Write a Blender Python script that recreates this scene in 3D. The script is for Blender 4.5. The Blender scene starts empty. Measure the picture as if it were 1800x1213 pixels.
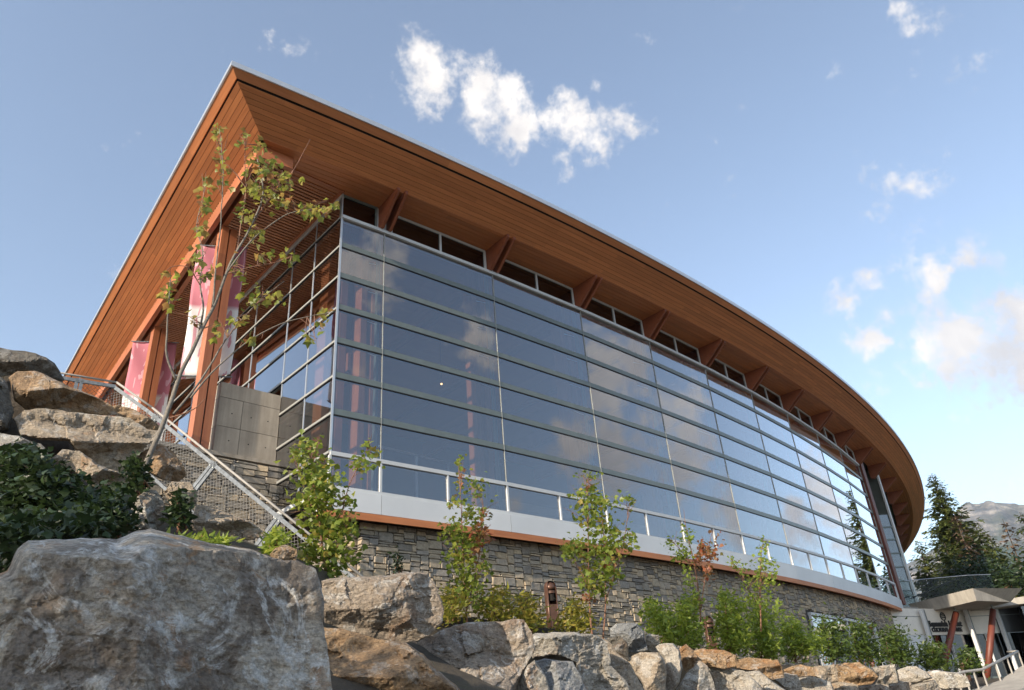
import bpy, bmesh, math, random
import numpy as np
from math import sin, cos, tan, atan2, sqrt, pi, hypot, radians
from mathutils import Vector, Matrix, noise
from mathutils.geometry import delaunay_2d_cdt

SC = bpy.context.scene
COL = SC.collection
# ------------------------------------------------------------------ camera
FPX, CX, CY = 1292.8, 900.0, 606.5          # focal length and centre in photo pixels
YAW, PITCH, ROLL = .7623, .4926, -.0780
fw = np.array([cos(PITCH)*sin(YAW), cos(PITCH)*cos(YAW), sin(PITCH)])
rt = np.array([cos(YAW), -sin(YAW), 0.0])
up = np.cross(rt, fw)
CR = rt*cos(ROLL)+up*sin(ROLL)
CU = -rt*sin(ROLL)+up*cos(ROLL)
MC = np.array([CR, CU, fw]).T
cam_data = bpy.data.cameras.new('camera')
cam = bpy.data.objects.new('camera', cam_data)
COL.objects.link(cam)
cam.matrix_world = Matrix(((CR[0], CU[0], -fw[0], 0), (CR[1], CU[1], -fw[1], 0), (CR[2], CU[2], -fw[2], 0), (0, 0, 0, 1)))
cam_data.sensor_width = 36.0
cam_data.lens = 36.0*FPX/1800.0
cam_data.clip_start = 0.05
cam_data.clip_end = 20000
SC.camera = cam

# ------------------------------------------------------------------ light
SUN_EL = radians(22.0)
SUN_PHI = radians(7.0)
sun_dir = Vector((-cos(SUN_EL)*cos(SUN_PHI), -cos(SUN_EL)*sin(SUN_PHI), sin(SUN_EL)))
sl = bpy.data.lights.new('sun', 'SUN')
sl.energy = 5.0
sl.angle = radians(0.53)
sl.color = (1.0, 0.86, 0.68)
sun = bpy.data.objects.new('sun', sl)
COL.objects.link(sun)
sun.rotation_euler = sun_dir.to_track_quat('Z', 'Y').to_euler()
sun.location = (-30, -5, 30)
SC.view_settings.view_transform = 'Standard'
SC.view_settings.look = 'None'
SC.view_settings.exposure = 0.76
SC.view_settings.gamma = 1.0
SKY_STRENGTH = 0.15
SC.cycles.max_bounces = 6
SC.cycles.diffuse_bounces = 3
SC.cycles.glossy_bounces = 3
SC.cycles.transparent_max_bounces = 10

# ------------------------------------------------------------------ pixel helpers
def ray(x, y): return MC @ np.array([x-CX, -(y-CY), FPX])
def atz(x, y, z): r = ray(x, y); return r*(z/r[2])
def atv(x, y, v): r = ray(x, y); return r*(v/r[1])
def atu(x, y, u): r = ray(x, y); return r*(u/r[0])
def atd(x, y, d): r = ray(x, y); return r*(d/hypot(r[0], r[1]))
C0 = np.array([17.107, 136.214]); R0 = 122.272      # plan circle of the glass front
CE = np.array([18.44, 133.39]); RE = 121.50         # plan circle of the eave
def arcp(u, d=0.0, z=0.0):
    th = math.asin((u-C0[0])/R0); R = R0+d
    return np.array([C0[0]+R*sin(th), C0[1]-R*cos(th), z])
def hit(x, y, R=R0):
    r = ray(x, y); A = r[0]**2+r[1]**2; B = -2*(r[0]*C0[0]+r[1]*C0[1]); D = B*B-4*A*(C0@C0-R*R)
    return r*((-B-sqrt(max(D, 0)))/(2*A))

# ------------------------------------------------------------------ world
def setup_world():
    w = bpy.data.worlds.new('World'); SC.world = w; w.use_nodes = True
    nt = w.node_tree; N = nt.nodes; L = nt.links
    N.clear()
    out = N.new('ShaderNodeOutputWorld')
    sky = N.new('ShaderNodeTexSky'); sky.sky_type = 'NISHITA'; sky.sun_disc = False
    sky.sun_elevation = SUN_EL; sky.sun_rotation = atan2(sun_dir.x, sun_dir.y)
    sky.altitude = 600; sky.air_density = 1.15; sky.dust_density = 1.3; sky.ozone_density = 2.0
    bg = N.new('ShaderNodeBackground'); bg.inputs[1].default_value = SKY_STRENGTH
    hz = N.new('ShaderNodeHueSaturation'); hz.inputs['Saturation'].default_value = .80; hz.inputs['Value'].default_value = 1.10
    L.new(sky.outputs[0], hz.inputs['Color']); L.new(hz.outputs[0], bg.inputs[0])
    tc = N.new('ShaderNodeTexCoord')
    nz = N.new('ShaderNodeVectorMath'); nz.operation = 'NORMALIZE'; L.new(tc.outputs['Generated'], nz.inputs[0])
    n1 = N.new('ShaderNodeTexNoise'); n1.inputs['Scale'].default_value = 9; n1.inputs['Detail'].default_value = 4; n1.inputs['Roughness'].default_value = .6
    L.new(nz.outputs[0], n1.inputs['Vector'])
    s1 = N.new('ShaderNodeVectorMath'); s1.operation = 'SUBTRACT'; s1.inputs[1].default_value = (.5, .5, .5); L.new(n1.outputs['Color'], s1.inputs[0])
    s2 = N.new('ShaderNodeVectorMath'); s2.operation = 'SCALE'; s2.inputs['Scale'].default_value = .13; L.new(s1.outputs[0], s2.inputs[0])
    ad = N.new('ShaderNodeVectorMath'); ad.operation = 'ADD'; L.new(nz.outputs[0], ad.inputs[0]); L.new(s2.outputs[0], ad.inputs[1])
    blobs = []
    for x, y, r, wgt in [(775, 140, 78, 1.1), (850, 178, 82, 1.1), (915, 205, 74, 1.05), (1020, 215, 72, 1.1), (1040, 268, 44, .85), (1105, 235, 50, .85), (985, 285, 44, .6),
                         (1665, 480, 84, 1.0), (1595, 478, 48, .7), (1508, 492, 46, .62), (1475, 535, 46, .9), (1558, 575, 48, .8), (1525, 627, 52, .85),
                         (1705, 605, 98, 1.15), (1800, 590, 104, 1.2), (1640, 625, 72, 1.0), (1540, 685, 38, .7), (1618, 12, 44, .66), (1665, 95, 48, .62), (515, 80, 40, .50), (1578, 320, 60, .55)]:
        d = ray(x, y); blobs.append((d/np.linalg.norm(d), r/1292.8*.80, wgt))
    for x, y, r, wgt in [(835, 590, 66, 1.0), (1000, 800, 74, 1.1), (1085, 655, 110, 1.2), (1180, 735, 110, 1.2), (1090, 790, 96, 1.15), (1215, 815, 84, 1.15), (1440, 850, 70, 1.0), (1290, 930, 84, 1.05), (912, 888, 42, 1.0), (1400, 930, 66, 1.0)]:
        P = hit(x, y); n = np.array([P[0]-C0[0], P[1]-C0[1], 0]); n /= np.linalg.norm(n)
        d = ray(x, y); d = d-2*(d@n)*n; blobs.append((d/np.linalg.norm(d), r/1292.8*.80, wgt))
    acc = None
    for d, r, wgt in blobs:
        ds = N.new('ShaderNodeVectorMath'); ds.operation = 'DISTANCE'; L.new(ad.outputs[0], ds.inputs[0]); ds.inputs[1].default_value = tuple(d)
        mr = N.new('ShaderNodeMapRange'); mr.inputs['From Min'].default_value = 0; mr.inputs['From Max'].default_value = r*1.55
        mr.inputs['To Min'].default_value = wgt; mr.inputs['To Max'].default_value = 0
        L.new(ds.outputs['Value'], mr.inputs['Value'])
        if acc is None: acc = mr.outputs[0]
        else:
            mx = N.new('ShaderNodeMath'); mx.operation = 'MAXIMUM'
            L.new(acc, mx.inputs[0]); L.new(mr.outputs[0], mx.inputs[1]); acc = mx.outputs[0]
    n2 = N.new('ShaderNodeTexNoise'); n2.inputs['Scale'].default_value = 26; n2.inputs['Detail'].default_value = 7; n2.inputs['Roughness'].default_value = .62
    L.new(nz.outputs[0], n2.inputs['Vector'])
    n3 = N.new('ShaderNodeTexNoise'); n3.inputs['Scale'].default_value = 4.6; n3.inputs['Detail'].default_value = 3; n3.inputs['Roughness'].default_value = .45
    of = N.new('ShaderNodeVectorMath'); of.operation = 'ADD'; of.inputs[1].default_value = (3.1, 1.7, .4); L.new(ad.outputs[0], of.inputs[0]); L.new(of.outputs[0], n3.inputs['Vector'])
    sx = N.new('ShaderNodeSeparateXYZ'); L.new(nz.outputs[0], sx.inputs[0])
    sd = N.new('ShaderNodeMapRange'); sd.interpolation_type = 'SMOOTHSTEP'; sd.inputs['From Min'].default_value = .06; sd.inputs['From Max'].default_value = -.14; L.new(sx.outputs['Y'], sd.inputs['Value'])
    fm = N.new('ShaderNodeMapRange'); fm.inputs['From Min'].default_value = .57; fm.inputs['From Max'].default_value = .68; fm.inputs['To Max'].default_value = 1.15; L.new(n3.outputs['Fac'], fm.inputs['Value'])
    fy = N.new('ShaderNodeMath'); fy.operation = 'MULTIPLY'; L.new(sd.outputs[0], fy.inputs[0]); L.new(fm.outputs[0], fy.inputs[1])
    mf = N.new('ShaderNodeMath'); mf.operation = 'MAXIMUM'; L.new(acc, mf.inputs[0]); L.new(fy.outputs[0], mf.inputs[1]); acc = mf.outputs[0]
    m1 = N.new('ShaderNodeMath'); m1.operation = 'MULTIPLY_ADD'; m1.inputs[1].default_value = 2.2; m1.inputs[2].default_value = -1.10; L.new(n2.outputs['Fac'], m1.inputs[0])
    m2 = N.new('ShaderNodeMath'); m2.operation = 'ADD'; L.new(acc, m2.inputs[0]); L.new(m1.outputs[0], m2.inputs[1])
    mk = N.new('ShaderNodeMapRange'); mk.interpolation_type = 'SMOOTHSTEP'; mk.inputs['From Min'].default_value = .30; mk.inputs['From Max'].default_value = .98
    mk.inputs['To Max'].default_value = .95
    L.new(m2.outputs[0], mk.inputs['Value'])
    cr = N.new('ShaderNodeMapRange'); cr.inputs['From Min'].default_value = .35; cr.inputs['From Max'].default_value = .65; L.new(n1.outputs['Fac'], cr.inputs['Value'])
    cm = N.new('ShaderNodeMix'); cm.data_type = 'RGBA'; L.new(cr.outputs[0], cm.inputs['Factor'])
    cm.inputs[6].default_value = (.50, .48, .48, 1); cm.inputs[7].default_value = (.74, .695, .65, 1)
    bg2 = N.new('ShaderNodeBackground'); L.new(cm.outputs[2], bg2.inputs[0]); bg2.inputs[1].default_value = 1.0
    ms = N.new('ShaderNodeMixShader'); L.new(mk.outputs[0], ms.inputs[0]); L.new(bg.outputs[0], ms.inputs[1]); L.new(bg2.outputs[0], ms.inputs[2])
    L.new(ms.outputs[0], out.inputs[0])
setup_world()

# ------------------------------------------------------------------ materials
MAT = {}
def newmat(name):
    m = bpy.data.materials.new(name); m.use_nodes = True; nt = m.node_tree
    b = nt.nodes['Principled BSDF']; MAT[name] = m
    return m, nt, nt.nodes, nt.links, b
def noise_node(N, L, scale, detail=5, rough=.55, vec=None, coord='Object'):
    t = N.new('ShaderNodeTexCoord'); n = N.new('ShaderNodeTexNoise')
    n.inputs['Scale'].default_value = scale; n.inputs['Detail'].default_value = detail; n.inputs['Roughness'].default_value = rough
    mp = N.new('ShaderNodeMapping'); L.new(t.outputs[coord], mp.inputs[0]); L.new(mp.outputs[0], n.inputs['Vector'])
    if vec: mp.inputs['Scale'].default_value = vec
    return n, mp, t
def ramp(N, L, src, stops):
    r = N.new('ShaderNodeValToRGB'); e = r.color_ramp.elements
    while len(e) < len(stops): e.new(.5)
    for k, (p, c) in enumerate(stops): e[k].position = p; e[k].color = (*c, 1) if len(c) == 3 else c
    L.new(src, r.inputs[0]); return r
def bump(N, L, b, src, strength, dist):
    bp = N.new('ShaderNodeBump'); bp.inputs['Strength'].default_value = strength; bp.inputs['Distance'].default_value = dist
    L.new(src, bp.inputs['Height']); L.new(bp.outputs[0], b.inputs['Normal']); return bp
def mixc(N, L, f, a, b, typ='MIX'):
    m = N.new('ShaderNodeMix'); m.data_type = 'RGBA'; m.blend_type = typ
    for sock, v in ((m.inputs['Factor'], f), (m.inputs[6], a), (m.inputs[7], b)):
        if isinstance(v, (int, float)): sock.default_value = v
        elif isinstance(v, tuple): sock.default_value = (*v, 1)
        else: L.new(v, sock)
    return m.outputs[2]

def plain(name, col, rough=.6, metal=0, var=.12, scale=3, bumpd=0):
    m, nt, N, L, b = newmat(name)
    n, mp, t = noise_node(N, L, scale)
    r = ramp(N, L, n.outputs['Fac'], [(.3, tuple(c*(1-var) for c in col)), (.7, tuple(min(1, c*(1+var)) for c in col))])
    L.new(r.outputs[0], b.inputs['Base Color']); b.inputs['Roughness'].default_value = rough; b.inputs['Metallic'].default_value = metal
    if bumpd: bump(N, L, b, n.outputs['Fac'], .5, bumpd)
    return m

def wood(name, dark, light, axis, rough=.55, sc=1.0):
    m, nt, N, L, b = newmat(name)
    v = [14, 14, 14]; v[axis] = .7
    n, mp, t = noise_node(N, L, sc, 6, .6, vec=tuple(v))
    oi = N.new('ShaderNodeObjectInfo')
    av = N.new('ShaderNodeVectorMath'); av.operation = 'ADD'; L.new(t.outputs['Object'], av.inputs[0])
    cb = N.new('ShaderNodeVectorMath'); cb.operation = 'SCALE'; cb.inputs[0].default_value = (37, 19, 53); L.new(oi.outputs['Random'], cb.inputs['Scale'])
    L.new(cb.outputs[0], av.inputs[1]); L.new(av.outputs[0], mp.inputs[0])
    r = ramp(N, L, n.outputs['Fac'], [(.28, dark), (.72, light)])
    # board lengths along the run: slow change of tone
    sp = N.new('ShaderNodeSeparateXYZ'); L.new(av.outputs[0], sp.inputs[0])
    q = N.new('ShaderNodeMath'); q.operation = 'DIVIDE'; q.inputs[1].default_value = 2.6; L.new(sp.outputs[axis], q.inputs[0])
    fl = N.new('ShaderNodeMath'); fl.operation = 'FLOOR'; L.new(q.outputs[0], fl.inputs[0])
    fa = N.new('ShaderNodeMath'); fa.operation = 'MULTIPLY_ADD'; fa.inputs[1].default_value = 91.7; L.new(oi.outputs['Random'], fa.inputs[0]); L.new(fl.outputs[0], fa.inputs[2])
    wn = N.new('ShaderNodeTexWhiteNoise'); wn.noise_dimensions = '1D'; L.new(fa.outputs[0], wn.inputs['W'])
    a = N.new('ShaderNodeMath'); a.operation = 'ADD'; L.new(wn.outputs['Value'], a.inputs[0]); a.inputs[1].default_value = .5
    mr = N.new('ShaderNodeMapRange'); mr.inputs['From Min'].default_value = .4; mr.inputs['From Max'].default_value = 1.6; mr.inputs['To Min'].default_value = .84; mr.inputs['To Max'].default_value = 1.16
    L.new(a.outputs[0], mr.inputs['Value'])
    hs = N.new('ShaderNodeHueSaturation'); L.new(r.outputs[0], hs.inputs['Color']); L.new(mr.outputs[0], hs.inputs['Value'])
    L.new(hs.outputs[0], b.inputs['Base Color']); b.inputs['Roughness'].default_value = rough
    bump(N, L, b, n.outputs['Fac'], .25, .004)
    return m

wood('cedar_u', (.42, .14, .046), (.55, .205, .07), 0)
wood('cedar_v', (.42, .14, .046), (.55, .205, .07), 1)
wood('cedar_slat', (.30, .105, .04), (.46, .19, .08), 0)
wood('glulam_u', (.30, .09, .035), (.42, .15, .06), 0, .5)
wood('glulam_v', (.30, .09, .035), (.42, .15, .06), 1, .5)
wood('glulam_z', (.30, .09, .035), (.42, .15, .06), 2, .5)
wood('glulam_shaded', (.19, .05, .02), (.26, .078, .032), 0, .5)  # same timber as the beams, darkened: shade under the eave painted into the tone
wood('red_column', (.10, .024, .014), (.15, .04, .022), 2, .5)
plain('flashing', (.55, .57, .58), .35, .6, .05)
plain('frame_grey', (.15, .175, .165), .35, .2, .08)
plain('frame_white', (.55, .56, .56), .5, 0, .05)
plain('frame_light', (.27, .275, .26), .5, 0, .1)
plain('gasket', (.008, .008, .008), .7)
plain('panel_white', (.62, .63, .63), .45, 0, .05, 1.2)
plain('cream', (.72, .68, .60), .6, 0, .06)
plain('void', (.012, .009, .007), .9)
plain('mortar', (.085, .075, .065), .95, 0, .3, 20, .01)
plain('galvanised', (.17, .19, .21), .75, 0, .35, 14)
plain('wire', (.07, .07, .07), .5, .5, .1)
plain('rail_paint', (.33, .31, .28), .6, 0, .15, 8)
plain('bronze', (.11, .055, .035), .38, .35, .2, 9)
plain('dark_glass_inside', (.02, .02, .02), .3)
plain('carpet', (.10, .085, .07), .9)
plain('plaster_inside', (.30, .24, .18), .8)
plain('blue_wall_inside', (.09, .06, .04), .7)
plain('steel', (.55, .57, .6), .3, .9)
plain('letter_black', (.012, .012, .012), .5)
plain('roof_membrane', (.25, .25, .25), .9)

def concrete(name, col, streak=.3):
    m, nt, N, L, b = newmat(name)
    n, mp, t = noise_node(N, L, 1.5, 8, .65)
    n2, mp2, t2 = noise_node(N, L, 1.0, 6, .6, vec=(5, 5, .5))
    n3, mp3, t3 = noise_node(N, L, 40, 3, .6)
    r = ramp(N, L, n.outputs['Fac'], [(.25, tuple(c*.78 for c in col)), (.75, tuple(c*1.15 for c in col))])
    r2 = ramp(N, L, n2.outputs['Fac'], [(.35, (1-streak,)*3), (.65, (1, 1, 1))])
    c = mixc(N, L, 1.0, r.outputs[0], r2.outputs[0], 'MULTIPLY')
    L.new(c, b.inputs['Base Color']); b.inputs['Roughness'].default_value = .85
    bump(N, L, b, n3.outputs['Fac'], .3, .004)
concrete('concrete', (.40, .345, .275))
concrete('concrete_light', (.42, .39, .34), .2)

def glass(name, tint, base, power):
    m, nt, N, L, b = newmat(name); N.remove(b)
    out = [n for n in N if n.type == 'OUTPUT_MATERIAL'][0]
    tr = N.new('ShaderNodeBsdfTransparent'); tr.inputs[0].default_value = (*tint, 1)
    gl = N.new('ShaderNodeBsdfGlossy'); gl.inputs['Roughness'].default_value = 0.0; gl.inputs[0].default_value = (.92, .95, 1, 1)
    fr = N.new('ShaderNodeFresnel'); fr.inputs[0].default_value = 1.55
    ma = N.new('ShaderNodeMath'); ma.operation = 'MULTIPLY_ADD'; ma.inputs[1].default_value = power; ma.inputs[2].default_value = base; ma.use_clamp = True
    L.new(fr.outputs[0], ma.inputs[0])
    # faint waviness of the float glass
    n, mp, t = noise_node(N, L, .9, 1, .4)
    bp = N.new('ShaderNodeBump'); bp.inputs['Strength'].default_value = .02; bp.inputs['Distance'].default_value = .02
    L.new(n.outputs['Fac'], bp.inputs['Height']); L.new(bp.outputs[0], gl.inputs['Normal'])
    mx = N.new('ShaderNodeMixShader'); L.new(ma.outputs[0], mx.inputs[0]); L.new(tr.outputs[0], mx.inputs[1]); L.new(gl.outputs[0], mx.inputs[2])
    L.new(mx.outputs[0], out.inputs[0])
glass('glass', (.58, .63, .66), .07, 2.7)
glass('glass_clear', (.86, .92, .91), .0, .3)
glass('glass_dark', (.10, .11, .12), .05, 1.2)

def emit(name, col, s):
    m, nt, N, L, b = newmat(name); b.inputs['Emission Color'].default_value = (*col, 1); b.inputs['Emission Strength'].default_value = s; b.inputs['Base Color'].default_value = (*col, 1)
emit('lamp_glow', (1, .55, .2), 3.5)

def stone_mat():
    m, nt, N, L, b = newmat('ashlar')
    oi = N.new('ShaderNodeObjectInfo'); at = N.new('ShaderNodeAttribute'); at.attribute_name = 'rnd'
    add = N.new('ShaderNodeMath'); add.operation = 'ADD'; L.new(oi.outputs['Random'], add.inputs[0]); L.new(at.outputs['Fac'], add.inputs[1])
    fr = N.new('ShaderNodeMath'); fr.operation = 'FRACT'; L.new(add.outputs[0], fr.inputs[0])
    r = ramp(N, L, fr.outputs[0], [(0, (.18, .165, .15)), (.2, (.32, .28, .225)), (.4, (.47, .37, .25)), (.55, (.27, .25, .22)), (.72, (.52, .41, .28)), (.85, (.33, .29, .245)), (1, (.22, .21, .195))])
    r.color_ramp.interpolation = 'LINEAR'
    n, mp, t = noise_node(N, L, 9, 7, .7, coord='Generated')
    n.inputs['Scale'].default_value = 3.5
    geo = N.new('ShaderNodeNewGeometry'); L.new(geo.outputs['Position'], n.inputs['Vector']); n.inputs['Scale'].default_value = 11
    r2 = ramp(N, L, n.outputs['Fac'], [(.25, (.6, .6, .6)), (.75, (1.3, 1.28, 1.22))])
    c = mixc(N, L, 1.0, r.outputs[0], r2.outputs[0], 'MULTIPLY')
    L.new(c, b.inputs['Base Color']); b.inputs['Roughness'].default_value = .9
    bump(N, L, b, n.outputs['Fac'], .6, .03)
stone_mat()

def rock_mat(name, cols, lichen=.25, rust=.3, big=1.0):
    """cols: three tones of the stone; blotches, veins, pale lichen, rust stains."""
    m, nt, N, L, b = newmat(name)
    oi = N.new('ShaderNodeObjectInfo'); tc = N.new('ShaderNodeTexCoord')
    sc = N.new('ShaderNodeVectorMath'); sc.operation = 'SCALE'; sc.inputs[0].default_value = (61, 23, 47); L.new(oi.outputs['Random'], sc.inputs['Scale'])
    av = N.new('ShaderNodeVectorMath'); av.operation = 'ADD'; L.new(tc.outputs['Object'], av.inputs[0]); L.new(sc.outputs[0], av.inputs[1])
    def nn(s, d, ro, vec=(1, 1, 1), rot=(0, 0, 0), dist=0):
        mp = N.new('ShaderNodeMapping'); mp.inputs['Scale'].default_value = vec; mp.inputs['Rotation'].default_value = rot
        n = N.new('ShaderNodeTexNoise'); n.inputs['Scale'].default_value = s; n.inputs['Detail'].default_value = d; n.inputs['Roughness'].default_value = ro; n.inputs['Distortion'].default_value = dist
        L.new(av.outputs[0], mp.inputs[0]); L.new(mp.outputs[0], n.inputs['Vector']); return n.outputs['Fac']
    a = nn(2.3*big, 10, .70, dist=.6)
    r = ramp(N, L, a, [(.30, cols[0]), (.5, cols[1]), (.68, cols[2])])
    g = nn(15, 10, .74, (1, 1, 3.0), (.5, .35, .2))       # fine grain along the bedding
    rg = ramp(N, L, g, [(.28, (.50, .50, .50)), (.72, (1.35, 1.33, 1.3))])
    c = mixc(N, L, 1.0, r.outputs[0], rg.outputs[0], 'MULTIPLY')
    ru = ramp(N, L, nn(2.6*big, 10, .7, (1, 1, .8), (0, .4, 1), .8), [(.55, (0, 0, 0)), (.68, (rust, rust, rust))])
    c = mixc(N, L, ru.outputs[0], c, (.33, .15, .05))
    li = ramp(N, L, nn(4.6*(.6+.4*big), 13, .72, (1, .55, 1), (.3, .2, .9), 1.0), [(.54, (0, 0, 0)), (.58, (lichen, lichen, lichen))])
    c = mixc(N, L, li.outputs[0], c, (.68, .67, .63))
    dk = ramp(N, L, nn(7, 11, .77, (1, 2.2, 1), (.9, .1, .2), .5), [(.34, (.35, .34, .33)), (.44, (1, 1, 1))])
    c = mixc(N, L, .8, c, dk.outputs[0], 'MULTIPLY')
    if big < 1:
        pt_ = ramp(N, L, nn(1.5, 9, .68, (1, 1.3, .8), (.2, .7, .3), 1.0), [(.46, (0, 0, 0)), (.54, (.8, .8, .8))])
        c = mixc(N, L, pt_.outputs[0], c, (.17, .135, .105))
        wl_ = ramp(N, L, nn(2.1, 12, .74, (1.4, .6, 1), (.5, .2, .9), .9), [(.55, (0, 0, 0)), (.60, (.95, .95, .95))])
        c = mixc(N, L, wl_.outputs[0], c, (.72, .72, .70))
        rs_ = ramp(N, L, nn(2.4, 10, .7, (1, .7, 1.4), (1.1, .3, .4), .7), [(.57, (0, 0, 0)), (.64, (.75, .75, .75))])
        c = mixc(N, L, rs_.outputs[0], c, (.42, .24, .11))
    sp_ = ramp(N, L, nn(46, 6, .7), [(.30, (.45, .45, .45)), (.5, (1, 1, 1)), (.72, (1.5, 1.5, 1.5))])
    c = mixc(N, L, .8, c, sp_.outputs[0], 'MULTIPLY')
    L.new(c, b.inputs['Base Color']); b.inputs['Roughness'].default_value = .88
    mb = N.new('ShaderNodeMath'); mb.operation = 'MULTIPLY_ADD'; mb.inputs[1].default_value = .55; L.new(g, mb.inputs[0]); L.new(a, mb.inputs[2])
    bump(N, L, b, mb.outputs[0], .9, .11)
rock_mat('rock_grey', ((.28, .265, .235), (.43, .395, .335), (.55, .50, .42)), .7, .6)
rock_mat('rock_lichen', ((.26, .235, .20), (.55, .50, .425), (.74, .67, .55)), 1.0, 1.0, .5)
rock_mat('rock_tan', ((.25, .21, .16), (.41, .335, .25), (.52, .44, .335)), .35, .6)
rock_mat('rock_orange', ((.22, .15, .09), (.38, .25, .14), (.47, .35, .22)), .3, .85)
rock_mat('rock_brown', ((.22, .185, .15), (.36, .295, .23), (.46, .39, .31)), .5, .45)
rock_mat('rock_blue', ((.17, .18, .19), (.25, .26, .265), (.34, .345, .34)), .3, .15)
rock_mat('rock_pale', ((.30, .27, .225), (.43, .39, .33), (.54, .50, .43)), .3, .35)
rock_mat('rock_dark', ((.09, .08, .065), (.15, .135, .11), (.21, .19, .155)), .25, .3)

def leafmat(name, cols, trans=.45):
    m, nt, N, L, b = newmat(name); out = [n for n in N if n.type == 'OUTPUT_MATERIAL'][0]
    at = N.new('ShaderNodeAttribute'); at.attribute_name = 'rnd'
    oi = N.new('ShaderNodeObjectInfo')
    ad = N.new('ShaderNodeMath'); ad.operation = 'ADD'; L.new(at.outputs['Fac'], ad.inputs[0]); L.new(oi.outputs['Random'], ad.inputs[1])
    fr = N.new('ShaderNodeMath'); fr.operation = 'FRACT'; L.new(ad.outputs[0], fr.inputs[0])
    k = len(cols)-1
    r = ramp(N, L, fr.outputs[0], [(i/k, c) for i, c in enumerate(cols)])
    L.new(r.outputs[0], b.inputs['Base Color']); b.inputs['Roughness'].default_value = .45
    tl = N.new('ShaderNodeBsdfTranslucent')
    hs = N.new('ShaderNodeHueSaturation'); hs.inputs['Value'].default_value = 1.7; hs.inputs['Hue'].default_value = .485; L.new(r.outputs[0], hs.inputs['Color']); L.new(hs.outputs[0], tl.inputs[0])
    mx = N.new('ShaderNodeMixShader'); mx.inputs[0].default_value = trans; L.new(b.outputs[0], mx.inputs[1]); L.new(tl.outputs[0], mx.inputs[2]); L.new(mx.outputs[0], out.inputs[0])
leafmat('leaf_maple', ((.15, .19, .03), (.24, .26, .045), (.11, .15, .025), (.34, .28, .06), (.20, .23, .05), (.30, .15, .05), (.17, .21, .035)))
leafmat('leaf_young', ((.14, .20, .03), (.21, .27, .045), (.11, .165, .025), (.26, .29, .05), (.16, .22, .035), (.32, .25, .05)))
leafmat('leaf_red', ((.30, .09, .04), (.36, .15, .07), (.24, .13, .04), (.33, .18, .10), (.12, .12, .03)))
leafmat('leaf_shrub', ((.15, .22, .03), (.25, .33, .045), (.12, .18, .025), (.31, .37, .06), (.19, .26, .035)))
leafmat('leaf_yellow', ((.21, .22, .03), (.29, .27, .04), (.15, .18, .025), (.34, .26, .05), (.18, .20, .03)))
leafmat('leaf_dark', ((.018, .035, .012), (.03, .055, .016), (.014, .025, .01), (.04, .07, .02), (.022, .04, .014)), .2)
leafmat('needles', ((.06, .085, .022), (.10, .12, .03), (.04, .06, .016), (.13, .135, .035), (.07, .095, .025)), .3)
leafmat('needles_brown', ((.14, .085, .05), (.19, .12, .07), (.10, .07, .04), (.16, .12, .06)), .15)
leafmat('grass', ((.14, .19, .03), (.18, .22, .04), (.21, .24, .05), (.12, .16, .03)), .3)
leafmat('leaf_shrub_shaded', ((.05, .085, .015), (.08, .12, .02), (.04, .07, .012), (.10, .14, .025), (.06, .10, .018)), .3)  # darker shrub leaf for the right-hand shrubs: their shade is put into the colour
plain('bark_grey', (.17, .15, .125), .9, 0, .35, 30, .01)
plain('bark_red', (.20, .10, .06), .8, 0, .3, 30, .004)
plain('bark_dark', (.06, .045, .035), .9, 0, .3, 10, .02)

def ground_mat():
    m, nt, N, L, b = newmat('soil')
    n, mp, t = noise_node(N, L, .8, 9, .7); n2, a, c_ = noise_node(N, L, 12, 6, .7)
    r = ramp(N, L, n.outputs['Fac'], [(.3, (.045, .035, .024)), (.55, (.085, .068, .048)), (.75, (.06, .065, .025))])
    L.new(r.outputs[0], b.inputs['Base Color']); b.inputs['Roughness'].default_value = 1
    bump(N, L, b, n2.outputs['Fac'], .8, .08)
ground_mat()
def mountain_mat():
    m, nt, N, L, b = newmat('mountain_rock')
    n, mp, t = noise_node(N, L, .004, 10, .68); n2, mp2, t2 = noise_node(N, L, .012, 9, .7, vec=(1, 1, 2.2))
    geo = N.new('ShaderNodeNewGeometry'); sp = N.new('ShaderNodeSeparateXYZ'); L.new(geo.outputs['Position'], sp.inputs[0])
    r = ramp(N, L, n2.outputs['Fac'], [(.36, (.04, .045, .045)), (.5, (.13, .12, .11)), (.63, (.30, .27, .235))])
    r2 = ramp(N, L, n.outputs['Fac'], [(.48, (0, 0, 0)), (.56, (1, 1, 1))])
    mz = N.new('ShaderNodeMapRange'); mz.inputs['From Min'].default_value = 420; mz.inputs['From Max'].default_value = 620; mz.inputs['To Min'].default_value = 1; mz.inputs['To Max'].default_value = .15; L.new(sp.outputs['Z'], mz.inputs['Value'])
    mm = N.new('ShaderNodeMath'); mm.operation = 'MULTIPLY'; L.new(r2.outputs[0], mm.inputs[0]); L.new(mz.outputs[0], mm.inputs[1])
    c = mixc(N, L, mm.outputs[0], r.outputs[0], (.035, .05, .025))
    L.new(c, b.inputs['Base Color']); b.inputs['Roughness'].default_value = 1
mountain_mat()
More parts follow.
